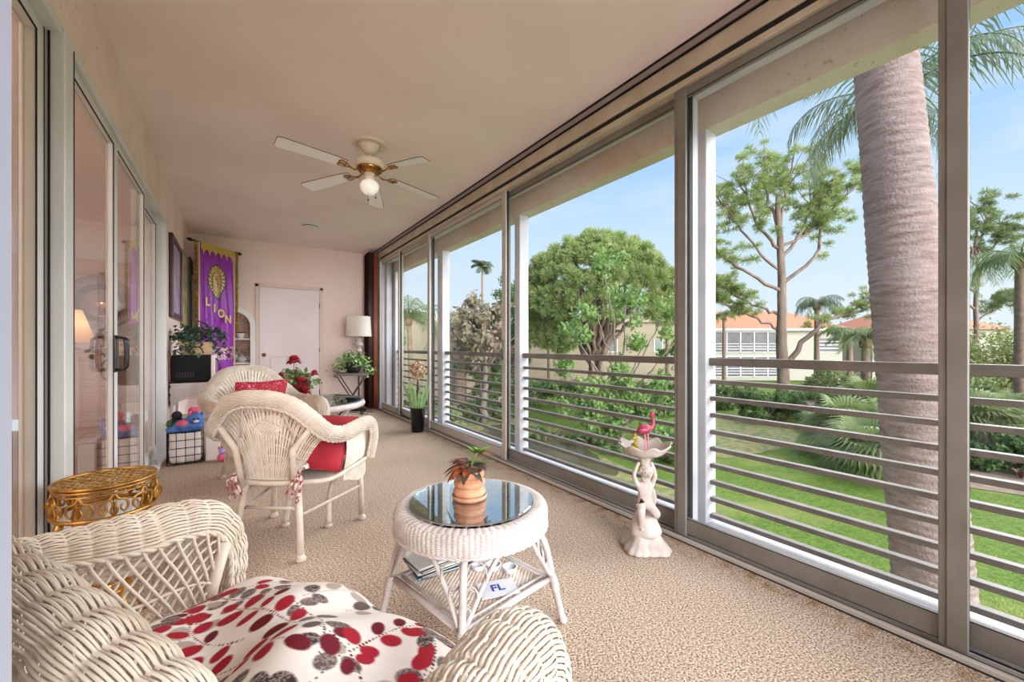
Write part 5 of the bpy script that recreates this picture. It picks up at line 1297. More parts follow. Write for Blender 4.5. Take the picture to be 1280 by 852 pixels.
m = M(); prf = crom([(.02, .478), (.06, .488), (.095, .505), (.118, .530), (.132, .548), (.128, .551), (.110, .532), (.085, .512), (.04, .500), (.002, .498)], 40)
R_ = prf[:, 0][:, None]*(1+.075*np.cos(8*aq)[None, :]*np.clip((prf[:, 0]-.06)/.07, 0, 1)[:, None]); Zb = prf[:, 1][:, None]+.010*np.cos(8*aq)[None, :]*np.clip((prf[:, 0]-.07)/.06, 0, 1)[:, None]
m.grid(np.stack([R_*np.cos(aq), R_*np.sin(aq), Zb], -1), closed_v=True); m.build('bowl', PL, t)
fx, fy = PXX, PYY
t = thing('flamingo_figurine', 'small pink flamingo figurine standing in the bowl of the white pedestal', 'figurine', (fx+.002, fy, .499), -YAW)
PK = mat('flamingo_pink', lin(190, 74, 104), .35, 0, lin(150, 44, 76), 30); PKL = mat('flamingo_leg', lin(226, 130, 150), .35)
m = M(); c = crom([(-.045, 0, .105), (-.02, 0, .125), (.012, 0, .13), (.035, 0, .140), (.044, 0, .165), (.036, 0, .19), (.040, 0, .210), (.050, -.002, .216)], 36)
rad = np.interp(np.linspace(0, 1, 36), [0, .08, .22, .38, .5, .75, .88, .95, 1], [.004, .012, .026, .024, .012, .008, .011, .013, .008]); m.tube(c, rad, 14); m.build('body', PK, t)
m = M(); m.tube(crom([(.052, -.002, .216), (.064, -.002, .208), (.064, -.002, .196)], 8), np.linspace(.007, .002, 8), 8); m.build('beak', K['black'], t)
for dx, dy in ((-.004, -.008), (.016, .008)):
    m = M(); m.tube(crom([(dx, dy, .115), (dx+.003, dy, .06), (dx-.002, dy, .006)], 8), .0035, 8); m.ball((dx+.004, dy, .004), .006, 8, 6, (1.6, 1, .5)); m.build('leg', PKL, t)
m = M(); m.ball((-.012, -.022, .124), .02, 12, 8, (1.7, .4, .9)); m.build('wing', mat('flamingo_wing', lin(140, 34, 66), .4), t)
m = M()
for k in range(7): m.ball((-.052+.010*math.sin(k*2.1), .008*math.cos(k*3), .012+.014*k), .014-.0007*k, 10, 7, (1, 1, 1.1))
m.build('cactus_base', mat('cactus_olive', lin(150, 134, 44), .5), t)

# ================================================================ CEILING FAN
t = thing('ceiling_fan', 'white five bladed ceiling fan with brass scroll arms and one frosted globe', 'ceiling fan', (.917, 3.445, H), 0)
CR = mat('fan_cream', lin(226, 216, 192), .4); BL = mat('fan_blade', lin(250, 248, 246), .5); BE = mat('blade_edge', lin(96, 78, 66), .5)
m = M(); m.lathe([(.135, 0), (.135, -.006), (.12, -.014), (.10, -.016), (.095, -.010), (.08, -.012), (.075, -.03), (.058, -.062), (.035, -.085), (.014, -.088)], k=40); m.build('canopy', CR, t)
m = M(); m.tube([(0, 0, -.08), (0, 0, -.15)], .011, 12); m.build('downrod', CR, t)
m = M(); m.lathe([(.012, -.125), (.06, -.128), (.105, -.140), (.112, -.155), (.112, -.185), (.100, -.20), (.05, -.203)], k=40); m.build('motor_housing', CR, t)
m = M(); m.lathe([(.100, -.198), (.104, -.205), (.085, -.228), (.060, -.240), (.03, -.243)], k=40)
m.build('brass_band', K['brass'], t)
m = M()
for k in range(22):
    a = 2*PI*k/22; m.box(.072, .096, -.003, .003, -.229, -.2145, rot=(0, .62, 0)) if False else m.tube([(.097*math.cos(a), .097*math.sin(a), -.214), (.072*math.cos(a), .072*math.sin(a), -.236)], .0035, 5)
m.build('vent_slots', K['black'], t)
m = M(); m.lathe([(.04, -.236), (.042, -.25), (.038, -.262), (.044, -.268), (.044, -.288), (.034, -.30), (.03, -.305)], k=28); m.build('switch_housing', CR, t)
m = M(); m.lathe(crom([(.034, -.298), (.052, -.306), (.070, -.326), (.074, -.352), (.062, -.385), (.036, -.408), (.001, -.415)], 24), k=32); m.build('lamp_globe', mat('frosted_glass', lin(236, 230, 222), .35, em=(1, .93, .84, 1), ems=.35), t)  # globe is unlit; a faint glow is put into its material
tilt = -.085
for i, ad in enumerate((187, 124, 70, 17, -52)):
    a = math.radians(ad); c, s = math.cos(a), math.sin(a); hub = .085
    down = tilt*(s*.95+c*.3)*1.0
    def pt(r_, w, dz=0.0): return (r_*c-w*s, r_*s+w*c, -.222+down*r_+dz+w*.14)
    m = M()
    for sg in (-1, 1):
        m.tube(crom([pt(.07, 0, -.004), pt(.12, sg*.008, -.022), pt(.16, sg*.004, -.014), pt(.20, sg*.03, -.008), pt(.235, sg*.036, -.006), pt(.25, sg*.016, -.006), pt(.225, sg*.004, -.006), pt(.19, sg*.012, -.008)], 26), .0045, 7)
    m.build('blade_bracket', K['brass'], t)
    R1 = [.68, .70, .72, .70, .52][i]; outl = [(.19, -.045), (.19, .045), (.25, .056), (R1-.03, .070), (R1, .055), (R1, -.055), (R1-.03, -.070), (.25, -.056)]
    m = M(); v = [pt(r_, w, .0) for r_, w in outl]+[pt(r_, w, .006) for r_, w in outl]; n = len(outl)
    m.add(v, [tuple(range(n)), tuple(range(n, 2*n))[::-1]], False); bl = m.build('blade', BL, t)
    m = M(); m.tube([pt(r_, w, .003) for r_, w in outl], .0035, 5, closed=True); m.build('blade_edge', BE, bl)
for dx, L in ((-.018, .17), (.04, .14)):
    m = M(); m.tube([(dx, -.03, -.30), (dx, -.03, -.30-L)], .0012, 5); m.ball((dx, -.03, -.30-L), .007, 10, 8); m.build('pull_chain', K['blackiron'], t)
t = thing('smoke_detector', 'round white smoke detector on the ceiling beyond the fan', 'smoke detector', (.86, 6.18, H))
m = M(); m.lathe([(.13, 0), (.13, -.014), (.10, -.02), (.095, -.036), (.07, -.046), (.001, -.05)], k=32); m.build('body', K['white'], t)
m = M(); m.lathe([(.0975, -.021), (.1, -.023), (.1, -.029), (.0975, -.031)], k=32); m.build('vent_ring', K['dark'], t)

# ================================================================ TALL BLACK VASE WITH ARTIFICIAL FLOWER
t = thing('vase_plant', 'tall tapered black planter with green blades and one beige flower head by the windows', 'potted plant', (1.90, 4.93, 0), 0)
m = M(); m.lathe([(.001, .0), (.070, 0), (.074, .006), (.094, .285), (.100, .295), (.100, .305), (.090, .305), (.086, .27), (.001, .265)], k=36); m.build('planter', mat('gloss_black', lin(10, 9, 10), .2), t)
BLD = mat('blade_green', lin(120, 160, 96), .5, 0, lin(160, 186, 130), 20, transl=.2)
rs = np.random.RandomState(4)
for k in range(26):
    a = rs.rand()*2*PI; el = 1.15+.3*rs.rand(); m = M(); leafblade(m, (.05*math.cos(a), .05*math.sin(a), .265), (math.cos(a)*math.cos(el), math.sin(a)*math.cos(el), math.sin(el)), .26+.2*rs.rand(), .017, .05, 8, up=(math.sin(a)*.1, .2, 1)); m.build('leaf', BLD, t)
for dx in (-.014, .014):
    m = M(); m.tube(crom([(dx, 0, .26), (dx*.6, 0, .5), (dx*.2, 0, .66)], 8), .007, 6); m.build('stem', mat('stem_brown', lin(70, 52, 40), .7), t)
m = M(); C = rs.normal(size=(46, 3)); C /= np.linalg.norm(C, axis=1)[:, None]; C = C*np.array([.068, .068, .095])+np.array([0, 0, .77])
leafcloud(m, C, np.full(46, .032), 40, .014, 3, shell=.7, asp=.8); m.build('flower_head', mat('dried_petals', lin(206, 182, 150), .8, 0, lin(178, 146, 110), 40), t)

# ================================================================ LARGE LOW GLASS TABLE, FAR
t = thing('glass_table', 'low round glass topped table with a white wicker rim at the far end', 'table', (.66, 5.12, 0), 0)
m = M(); m.lathe([(1e-4, .452), (.60, .452), (.604, .455), (.604, .460), (.60, .463), (1e-4, .463)], k=72, smooth=False); m.build('glass_top', glassmat('table_glass_green', (.55, .66, .64, 1), .25, k=.7), t)
m = M(); V = []; prf = crom([(.54, .447), (.59, .450), (.622, .440), (.632, .415), (.618, .388), (.58, .375)], 26); A2 = np.linspace(0, 2*PI, 420, endpoint=False)
Vg = np.stack([prf[None, :, 0]*np.cos(A2)[:, None], prf[None, :, 0]*np.sin(A2)[:, None], prf[None, :, 1]+0*A2[:, None]], -1)
m.grid(relief(Vg, (.003*np.abs(np.sin(A2*.62*PI/.02)))[:, None]+0*Vg[..., 0]), closed_u=True); m.build('woven_rim', WKC, t)
m = M(); m.lathe([(.001, .40), (.56, .40), (.56, .39), (.001, .39)], k=48); m.build('deck', mat('deck_white', lin(214, 214, 210), .6), t)
for k in range(6):
    a = PI/6+k*PI/3; m = M(); m.tube(crom([(.5*math.cos(a), .5*math.sin(a), .39), (.38*math.cos(a), .38*math.sin(a), .2), (.42*math.cos(a), .42*math.sin(a), 0)], 10), .017, 10); m.build('leg', WKC, t)
GN = [mat('mat_green', lin(96, 128, 118), .6), mat('mat_dark', lin(60, 84, 80), .6)]
for i in range(3):
    o = M().box(-.035, .035, -.11, .11, 0, .006, .001).build('napkin', GN[i % 2]); o.location = (.66+.1*i, 5.48-.03*i, .4632); o.rotation_euler = (0, 0, .5)
    tag(o, ['narrow green folded napkin on the far glass table, leftmost', 'dark green folded napkin on the far glass table, middle one', 'narrow green folded napkin on the far glass table, rightmost'][i], 'napkin', 'napkins on the glass table')
# bouquet
t = thing('flower_arrangement', 'red silk flower arrangement in a pink bowl on the far glass table', 'flowers', (.51, 4.80, .4635), 0)
m = M(); m.lathe(crom([(.05, 0), (.055, .01), (.04, .03), (.085, .07), (.11, .12), (.105, .125), (.07, .09)], 20), k=30); m.build('bowl', mat('pink_bowl', lin(216, 186, 176), .4), t)
rs = np.random.RandomState(9); RP = mat('red_petals', lin(146, 18, 32), .7, 0, lin(186, 36, 50), 40); DP = mat('dark_red_petals', lin(96, 14, 34), .7, 0, lin(140, 24, 46), 40)
GL = mat('bouquet_leaf', lin(86, 110, 62), .6, 0, lin(130, 148, 96), 30)
fl = [(0, 0, .47, .07, 0), (-.20, 0, .33, .042, 1), (.19, -.02, .33, .042, 0), (.06, -.05, .24, .085, 0), (-.06, -.05, .25, .07, 1), (-.13, -.03, .21, .07, 1), (-.02, -.08, .17, .07, 1), (.09, -.06, .15, .07, 0), (-.10, .04, .30, .06, 0), (.10, .05, .27, .07, 1), (-.08, -.08, .13, .06, 1), (.0, .04, .33, .05, 1)]
for k, (x, y, z, r_, dk) in enumerate(fl):
    m = M()
    for q in range(44):
        a = q*2.4; rr_ = r_*math.sqrt((q+1)/44); el = 1.4-1.9*q/44
        leafblade(m, (x+rr_*.35*math.cos(a), y+rr_*.35*math.sin(a), z-.012*q/26), (math.cos(a)*math.cos(el), math.sin(a)*math.cos(el), math.sin(el)), r_*.85, r_*.34, .2, 5)
    m.build('bloom', DP if dk else RP, t)
    m = M(); m.tube(crom([(0, 0, .08), (x*.5, y*.5, z*.6), (x, y, z)], 8), .004, 5); m.build('stem', GL, t)
m = M(); C = rs.normal(size=(40, 3))*np.array([.085, .06, .06])+np.array([0, 0, .22]); leafcloud(m, C, np.full(40, .06), 18, .034, 3, asp=.5, shell=.9); m.build('foliage', GL, t)

# ================================================================ FOLDING TRAY TABLE, IVY, LAMP
t = thing('tray_table', 'dark folding tray table on crossed metal legs by the far corner', 'tray table', (1.545, 6.83, 0), -.35)
BKM = mat('tray_black', lin(44, 38, 38), .4)
m = M(); m.box(-.245, .245, -.17, .17, .615, .63, .004); m.box(-.25, .25, -.175, -.165, .61, .65, .003); m.box(-.25, .25, .165, .175, .61, .65, .003); m.build('tray', mat('tray_grey', lin(110, 102, 98), .4), t)
for dy in (-.13, .13):
    for sg in (-1, 1):
        m = M(); m.tube([(sg*.21, dy, .612), (-sg*.17, dy+.01*sg, .0)], .009, 8); m.build('leg', BKM, t)
m = M(); m.tube([(-.17, -.13, .012), (-.17, .13, .012)], .008, 8); m.build('stretcher', BKM, t)
m = M(); m.tube([(.17, -.13, .012), (.17, .13, .012)], .008, 8); m.build('stretcher', BKM, t)
t = thing('potted_ivy', 'bright green ivy in a round black pot on the folding tray table', 'potted plant', (1.55, 6.80, .631), 0)
m = M(); m.lathe(crom([(.07, 0), (.10, .03), (.125, .08), (.13, .13), (.115, .17), (.12, .18), (.105, .18), (.10, .15)], 24), k=36, rfun=lambda a, z: 1+.02*np.cos(14*a)); m.build('pot', mat('pot_black', lin(20, 16, 20), .3), t)
def ivy(t, C, n, size, mt, seed, stems=True, name='leaf_cluster'):
    r_ = np.random.RandomState(seed)
    for i, c in enumerate(C):
        m = M()
        for k in range(n):
            p = np.array(c)+r_.normal(size=3)*size*1.3; a = r_.rand()*2*PI; el = r_.rand()*1.4-.7
            leafblade(m, p, (math.cos(a)*math.cos(el), math.sin(a)*math.cos(el), math.sin(el)-.2), size*(.7+.6*r_.rand()), size*.42, .5, 5)
        m.build(name, mt[i % len(mt)] if isinstance(mt, list) else mt, t)
    m = M()
    for c in C: m.tube(crom([(0, 0, .14), (c[0]*.5, c[1]*.5, max(c[2], .14)+.04), tuple(c)], 8), .003, 4)
    m.build('vine', GL, t)
IV = [mat('ivy_green', lin(104, 156, 74), .5, 0, lin(176, 206, 130), 22), mat('ivy_dark', lin(62, 100, 52), .5, 0, lin(120, 156, 84), 22)]
rs = np.random.RandomState(8)
ivy(t, [(-.14, -.03, .2), (-.07, -.06, .25), (0, -.08, .23), (.08, -.04, .27), (.15, -.02, .2), (.20, 0, .12), (-.22, -.02, .14), (-.25, .0, .04), (.22, -.02, .04), (0, .05, .28), (-.12, .05, .25), (.12, .06, .25), (.05, -.1, .17), (-.16, -.08, .12), (.2, -.05, .2), (-.05, 0, .3)], 26, .042, IV, 5)
t = thing('floor_lamp', 'floor lamp with a white pleated drum shade in the far corner', 'lamp', (1.72, 7.13, 0), 0)
m = M(); m.lathe([(.001, 0), (.13, 0), (.135, .008), (.12, .022), (.03, .03), (.012, .045)], k=32); m.build('base', K['blackiron'], t)
m = M(); m.tube([(0, 0, .03), (0, 0, .98)], .011, 10); m.build('pole', K['blackiron'], t)
m = M(); m.lathe(crom([(.02, .96), (.045, .975), (.05, 1.0), (.03, 1.02), (.04, 1.05), (.07, 1.09), (.06, 1.13), (.03, 1.15), (.05, 1.17), (.05, 1.19), (.012, 1.2), (.01, 1.28)], 40), k=28); m.build('turned_neck', mat('neck_grey', lin(176, 170, 164), .4), t)
m = M(); m.lathe([(.200, 1.235), (.183, 1.56)], k=168, rfun=lambda a, z: 1+.014*np.cos(a*56)[None, :]); 
m.tube([(.200*math.cos(a), .200*math.sin(a), 1.235) for a in np.linspace(0, 2*PI, 60, endpoint=False)], .005, 6, closed=True); m.tube([(.184*math.cos(a), .184*math.sin(a), 1.56) for a in np.linspace(0, 2*PI, 60, endpoint=False)], .005, 6, closed=True)
sf = [f for f in m.f if f[0].shape[1] > 8]; m.f = [f for f in m.f if f[0].shape[1] <= 8]
m.build('lamp_shade', mat('shade_white', lin(240, 234, 226), .8, transl=.4), t)
m = M()
for k in range(3): m.tube([(0, 0, 1.27), (.19*math.cos(k*2.1), .19*math.sin(k*2.1), 1.245)], .002, 4)
m.build('shade_spider', K['steel'], t)
for i, pts in enumerate([[(1.52, 6.98, .006), (1.60, 6.9, .006), (1.66, 6.70, .006), (1.74, 6.62, .006)], [(1.70, 6.92, .006), (1.82, 6.86, .006), (1.86, 6.76, .006)]]):
    o = M().tube(crom(pts, 24), .005, 6).build('power_cord', K['black']); tag(o, ['black power cord on the carpet under the folding tray table', 'short black cord on the carpet by the base of the pleated shade lamp'][i], 'cord')

# ================================================================ GOLD FILIGREE STAND
t = thing('plant_stand', 'ornate round gold filigree stand between the sliding doors and the foreground armchair', 'stand', (-.398, 2.135, 0), 0)
GO = mat('antique_gold', lin(206, 160, 84), .35, .75, lin(150, 104, 48), 25, .2, 80); R0 = .142
m = M(); V = []; 
ring = [(R0*math.cos(a), R0*math.sin(a)) for a in np.linspace(0, 2*PI, 72, endpoint=False)]
for z, r_, q in ((.572, .0065, 1.0), (.560, .005, .985), (.545, .004, .97)): m.tube([(x*q, y*q, z) for x, y in ring], r_, 8, closed=True)
m.build('top_rim', GO, t)
m = M()
for k in range(-7, 8):
    o_ = k*.0185; L = math.sqrt(max(0, R0*R0-o_*o_)); n = max(4, int(L*2/.006)); s = np.linspace(-L, L, n)
    m.tube(np.stack([s, o_+0*s, .569+.003*np.sin(s*PI/.0185+k*PI)], -1), .0042, 5, flat=.6); m.tube(np.stack([o_+0*s, s, .569-.003*np.sin(s*PI/.0185+k*PI)], -1), .0042, 5, flat=.6)
m.build('cane_top', mat('gold_cane', lin(196, 160, 96), .45, .4, lin(140, 100, 50), 60), t)
m = M(); m.tube([(x*1.0, y*1.0, .462) for x, y in ring], .0065, 8, closed=True); m.tube([(x*.94, y*.94, .455) for x, y in ring], .0045, 8, closed=True); m.build('lower_ring', GO, t)
for k in range(10):      # scrolls between the rings
    a0 = 2*PI*k/10; m = M()
    def cp(u, z, q=1.0): a = a0+u*2*PI/10; return (R0*q*math.cos(a), R0*q*math.sin(a), z)
    for sg in (1, -1):
        m.tube(crom([cp(0, .545), cp(sg*.14, .525, 1.02), cp(sg*.34, .52, 1.03), cp(sg*.42, .495, 1.02), cp(sg*.30, .478, 1.01), cp(sg*.20, .492), cp(sg*.26, .504)], 22), np.linspace(.0052, .003, 22), 6)
        m.tube(crom([cp(0, .468), cp(sg*.1, .485, 1.01), cp(sg*.04, .508, 1.02), cp(sg*.12, .53, 1.01)], 14), np.linspace(.005, .0025, 14), 6)
    leafblade(m, cp(0, .47), (math.cos(a0)*.25, math.sin(a0)*.25, 1), .05, .012, 0, 7, up=(math.sin(a0)+.01, -math.cos(a0), 0)); m.build('scroll', GO, t)
for k in range(4):
    a = PI/4+k*PI/2; c, s = math.cos(a), math.sin(a); m = M()
    m.tube(crom([(.138*c, .138*s, .46), (.148*c, .148*s, .40), (.10*c, .10*s, .28), (.07*c, .07*s, .16), (.115*c, .115*s, .05), (.135*c, .135*s, .012)], 26), np.interp(np.linspace(0, 1, 26), [0, .2, .6, 1], [.011, .014, .008, .011]), 9)
    m.tube(crom([(.07*c, .07*s, .2), (.05*c, .05*s, .26), (.085*c, .085*s, .30), (.105*c, .105*s, .27)], 12), .005, 6); m.ball((.137*c, .137*s, .012), .014, 10, 8, (1.2, 1.2, .8)); m.build('leg', GO, t)
m = M(); m.tube([(.07*math.cos(a), .07*math.sin(a), .16) for a in np.linspace(0, 2*PI, 36, endpoint=False)], .006, 8, closed=True); m.ball((0, 0, .16), .018, 12, 8)
for k in range(4): m.tube([(0, 0, .16), (.07*math.cos(PI/4+k*PI/2), .07*math.sin(PI/4+k*PI/2), .16)], .004, 6)
m.build('lower_ring', GO, t)

# ================================================================ MICROWAVE STAND BY THE LEFT WALL
MX0, MX1, MY0, MY1 = XL+.02, -.165, 5.36, 5.86
t = thing('wicker_stand', 'white wicker side stand with an arched apron under the microwave', 'stand', ((MX0+MX1)/2, (MY0+MY1)/2, 0), 0)
hx_, hy_ = (MX1-MX0)/2+.005, (MY1-MY0)/2
m = M(); m.box(-hx_, hx_, -hy_, hy_, .665, .69, .006); m.build('top', WKC, t)
for (nm, ax) in (('front', 0), ('back', 1), ('left', 2), ('right', 3)):
    n = 170; u = np.linspace(0, 1, n); drop = .13+.10*np.abs(2*u-1)**2.5
    p0, p1 = {0: ((-hx_, -hy_), (hx_, -hy_)), 1: ((hx_, hy_), (-hx_, hy_)), 2: ((-hx_, hy_), (-hx_, -hy_)), 3: ((hx_, -hy_), (hx_, hy_))}[ax]
    X = p0[0]+(p1[0]-p0[0])*u; Y = p0[1]+(p1[1]-p0[1])*u
    V = np.stack([np.stack([X, Y, .668-drop*w], -1) for w in np.linspace(0, 1, 26)], 1); L = math.hypot(p1[0]-p0[0], p1[1]-p0[1])
    m = M(); m.grid(relief(V, .0035*np.abs(np.sin(u*L*PI/.014))[:, None]+.001*np.cos(np.arange(26)*2.0)[None, :])); rope(m, V[::4, -1], .005, .02); m.build('woven_apron', WKC, t)
for sx_ in (-1, 1):
    for sy_ in (-1, 1):
        m = M(); m.tube([(sx_*(hx_-.015), sy_*(hy_-.015), .665), (sx_*(hx_-.012), sy_*(hy_-.012), 0)], .014, 10); m.build('leg', WKC, t)
m = M(); m.box(-hx_+.02, hx_-.02, -hy_+.02, hy_-.02, .30, .315, .003); m.build('shelf', WKC, t)
t = thing('microwave', 'black microwave oven with a pale door and curved handle, side panel to the camera', 'microwave', ((MX0+MX1)/2, (MY0+MY1)/2, .691), 0)
m = M(); m.box(-hx_+.01, hx_-.045, -hy_+.01, hy_-.01, .012, .285, .006)
for sx_ in (-1, 1):
    for sy_ in (-1, 1): m.lathe([(.012, 0), (.012, .013)], (sx_*(hx_-.06), sy_*(hy_-.05), 0), 10)
m.build('case', mat('microwave_black', lin(9, 9, 9), .5, spec=.15), t)
m = M()
for i in range(7):
    for j in range(4): m.box(-hx_+.05+i*.022, -hx_+.062+i*.022, -hy_+.0085, -hy_+.0105, .06+j*.014, .066+j*.014)
m.build('vent_slots', mat('vent_grey', lin(46, 44, 44), .5), t)
m = M(); m.box(hx_-.045, hx_-.008, -hy_+.01, hy_-.01, .012, .285, .006); m.build('door', mat('microwave_white', lin(222, 216, 210), .35), t)
m = M(); m.box(hx_-.009, hx_-.007, -hy_+.06, hy_-.14, .05, .25); m.build('window', K['black'], t)
m = M(); m.tube(crom([(hx_-.008, -hy_+.03, .05), (hx_+.025, -hy_+.03, .09), (hx_+.034, -hy_+.03, .15), (hx_+.025, -hy_+.03, .21), (hx_-.008, -hy_+.03, .25)], 18), .007, 8); m.build('handle', K['black'], t)
t = thing('potted_ivy', 'dark green trailing ivy in a gold box planter on top of the microwave', 'potted plant', (-.33, 5.52, .977), 0)
m = M(); m.add([(-.125, -.085, 0), (.125, -.085, 0), (.125, .085, 0), (-.125, .085, 0), (-.155, -.11, .135), (.155, -.11, .135), (.155, .11, .135), (-.155, .11, .135), (-.14, -.095, .135), (.14, -.095, .135), (.14, .095, .135), (-.14, .095, .135), (-.13, -.09, .09), (.13, -.09, .09), (.13, .09, .09), (-.13, .09, .09)],
      [(3, 2, 1, 0), (0, 1, 5, 4), (1, 2, 6, 5), (2, 3, 7, 6), (3, 0, 4, 7), (4, 5, 9, 8), (5, 6, 10, 9), (6, 7, 11, 10), (7, 4, 8, 11), (8, 9, 13, 12), (9, 10, 14, 13), (10, 11, 15, 14), (11, 8, 12, 15), (12, 13, 14, 15)], False)
m.build('planter', mat('gold_planter', lin(214, 176, 118), .3, .5, lin(236, 214, 180), 9), t)
m = M(); m.tube(crom([(-.06, -.098, .02), (-.03, -.101, .08), (.03, -.101, .08), (.06, -.098, .02)], 14), .006, 6); m.build('handle', mat('planter_dark', lin(60, 44, 30), .4), t)
DI = [mat('ivy_dark_a', lin(34, 60, 44), .45, 0, lin(66, 100, 76), 26), mat('ivy_dark_b', lin(22, 42, 34), .45, 0, lin(90, 124, 104), 26)]
ivy(t, [(-.12, -.06, .2), (-.04, -.08, .26), (.05, -.06, .25), (.13, -.05, .22), (.0, .05, .28), (.10, .05, .27), (-.12, .05, .24), (.19, -.03, .17), (-.12, -.10, .13), (-.11, -.13, .05), (.21, -.02, .09), (.0, -.12, .17), (.1, -.1, .19), (-.09, -.12, .15), (.16, .06, .24), (-.02, -.13, .1)], 30, .040, DI, 6)
# rust tassel hanging on the wall edge by the stand
t = thing('wall_hanging', 'narrow rust brown fringed hanging with iron ornaments on the wall left of the microwave', 'wall hanging', (XL+.012, 5.31, 1.02), 0)
m = M()
for k in range(14): m.tube(crom([(.004, -.02+.003*k, 0), (.006+.004*math.sin(k), -.02+.003*k, -.14), (.008, -.022+.0035*k, -.3)], 8), .003, 5)
m.build('fringe', mat('rust_fringe', lin(140, 72, 48), .8, 0, lin(110, 50, 34), 40), t)
m = M(); m.tube([(.004, 0, -.28), (.004, 0, -.56)], .003, 5)
for z in (-.36, -.44, -.52): m.ball((.008, 0, z), .016, 10, 8, (.5, 1, 1)); m.tube(crom([(.006, -.025, z+.02), (.006, 0, z-.015), (.006, .025, z+.02)], 8), .003, 5)
m.build('iron_ornament', K['blackiron'], t)

# wire basket, liner, plush toys
BX, BY = -.372, 4.86
t = thing('wire_basket', 'black wire grid basket with a white cloth liner on the carpet', 'basket', (BX, BY, 0), .05)
w_, d_, h_ = .130, .155, .30
m = M()
for z in (.012, .085, .155, .225, .298): m.tube([(-w_, -d_, z), (w_, -d_, z), (w_, d_, z), (-w_, d_, z)], .0034 if z < .29 else .0045, 6, closed=True)
for k in range(5):
    x = -w_+2*w_*k/4; m.tube([(x, -d_, .298), (x, -d_, .012), (x, d_, .012), (x, d_, .298)], .0028, 6)
for k in range(1, 4):
    y = -d_+2*d_*k/4; m.tube([(-w_, y, .298), (-w_, y, .012), (w_, y, .012), (w_, y, .298)], .0028, 6)
m.build('wire_frame', K['blackiron'], t)
uu = np.linspace(0, 2*PI, 90, endpoint=False); sq_ = lambda a, p=5: 1/(np.abs(np.cos(a))**p+np.abs(np.sin(a))**p)**(1/p)
V = np.stack([np.stack([(w_-.012)*sq_(uu)*np.cos(uu)*q+.004*np.sin(uu*7+z*30), (d_-.012)*sq_(uu)*np.sin(uu)*q+.004*np.cos(uu*9+z*20), 0*uu+z], -1) for q, z in ((.02, .02), (.92, .022), (1, .05), (1, .13), (1, .22), (1.0, .275), (.93, .285), (.9, .26), (.85, .2), (.02, .19))], 1)
m = M(); m.grid(V, closed_u=True); m.build('cloth_liner', mat('white_cloth', lin(236, 230, 226), .9, bump=.4, bscale=12), t)
t = thing('storage_box', 'white plastic storage box standing just right of the wire basket', 'box', (BX+.205, BY+.04, 0), .0)
m = M(); m.box(-.055, .055, -.16, .16, .0, .27, .01); m.build('body', K['white'], t); m = M(); m.box(-.062, .062, -.168, .168, .27, .292, .006); m.build('lid', K['alu_white'], t)
def toy(name, label, loc, parts, rot=0.0):
    t = thing(name, label, 'plush toy', loc, rot)
    for nm, c, r_, sc_, mt in parts:
        m = M(); m.ball(c, r_, 20, 14, sc_); m.build(nm, mt, t)
    return t
TB = mat('plush_blue', lin(92, 138, 206), .9, 0, lin(64, 100, 176), 12, .5, 90); TPK = mat('plush_pink', lin(240, 120, 150), .9, 0, lin(222, 88, 128), 12, .5, 90); TK = mat('plush_black', lin(30, 28, 34), .8); TN = mat('plush_green', lin(70, 110, 60), .9)
toy('plush_toy', 'blue and pink plush toy heaped on top of the wire basket', (BX+.02, BY-.02, .262), [('body', (0, 0, .07), .095, (1.25, .9, .75), TB), ('head', (.05, -.03, .13), .062, (1.1, 1, .9), TB), ('belly', (-.03, -.045, .10), .05, (1.1, .8, .7), TPK), ('ear', (.10, -.02, .165), .026, (.6, .5, 1.3), TB), ('ear', (.01, -.02, .18), .026, (.6, .5, 1.2), TPK), ('arm', (-.11, -.03, .05), .035, (1.5, .9, .9), TB), ('eye', (.075, -.086, .14), .008, (1, .6, 1), TK), ('eye', (.045, -.09, .14), .008, (1, .6, 1), TK), ('muzzle', (.06, -.082, .118), .018, (1.2, .8, .8), K['white'])])
toy('plush_toy', 'black and green stuffed toy at the back of the wire basket', (BX-.07, BY+.06, .262), [('body', (0, 0, .08), .06, (1, 1, 1.2), TK), ('head', (.0, -.02, .165), .04, (1, 1, 1), TK), ('arm', (-.05, -.03, .09), .028, (1, 1, 1.4), TN), ('arm', (.06, -.02, .09), .026, (1, 1, 1.4), TN)])
toy('plush_toy', 'red topped plush toy behind the blue one in the wire basket', (BX+.055, BY+.075, .262), [('body', (0, 0, .10), .058, (1, .9, 1.4), mat('plush_red', lin(206, 60, 74), .9)), ('head', (0, -.01, .20), .042, (1.1, 1, .8), TPK)])
toy('plush_toy', 'small pink and lilac toy on the carpet right of the storage box', (BX+.285, BY-.20, .0), [('body', (0, 0, .042), .042, (1.1, 1, 1), TPK), ('head', (-.005, -.01, .098), .032, (1, 1, .9), mat('plush_lilac', lin(176, 166, 226), .9)), ('ear', (-.03, -.01, .13), .014, (.6, .5, 1.3), TPK), ('ear', (.02, -.01, .13), .014, (.6, .5, 1.3), TPK)])

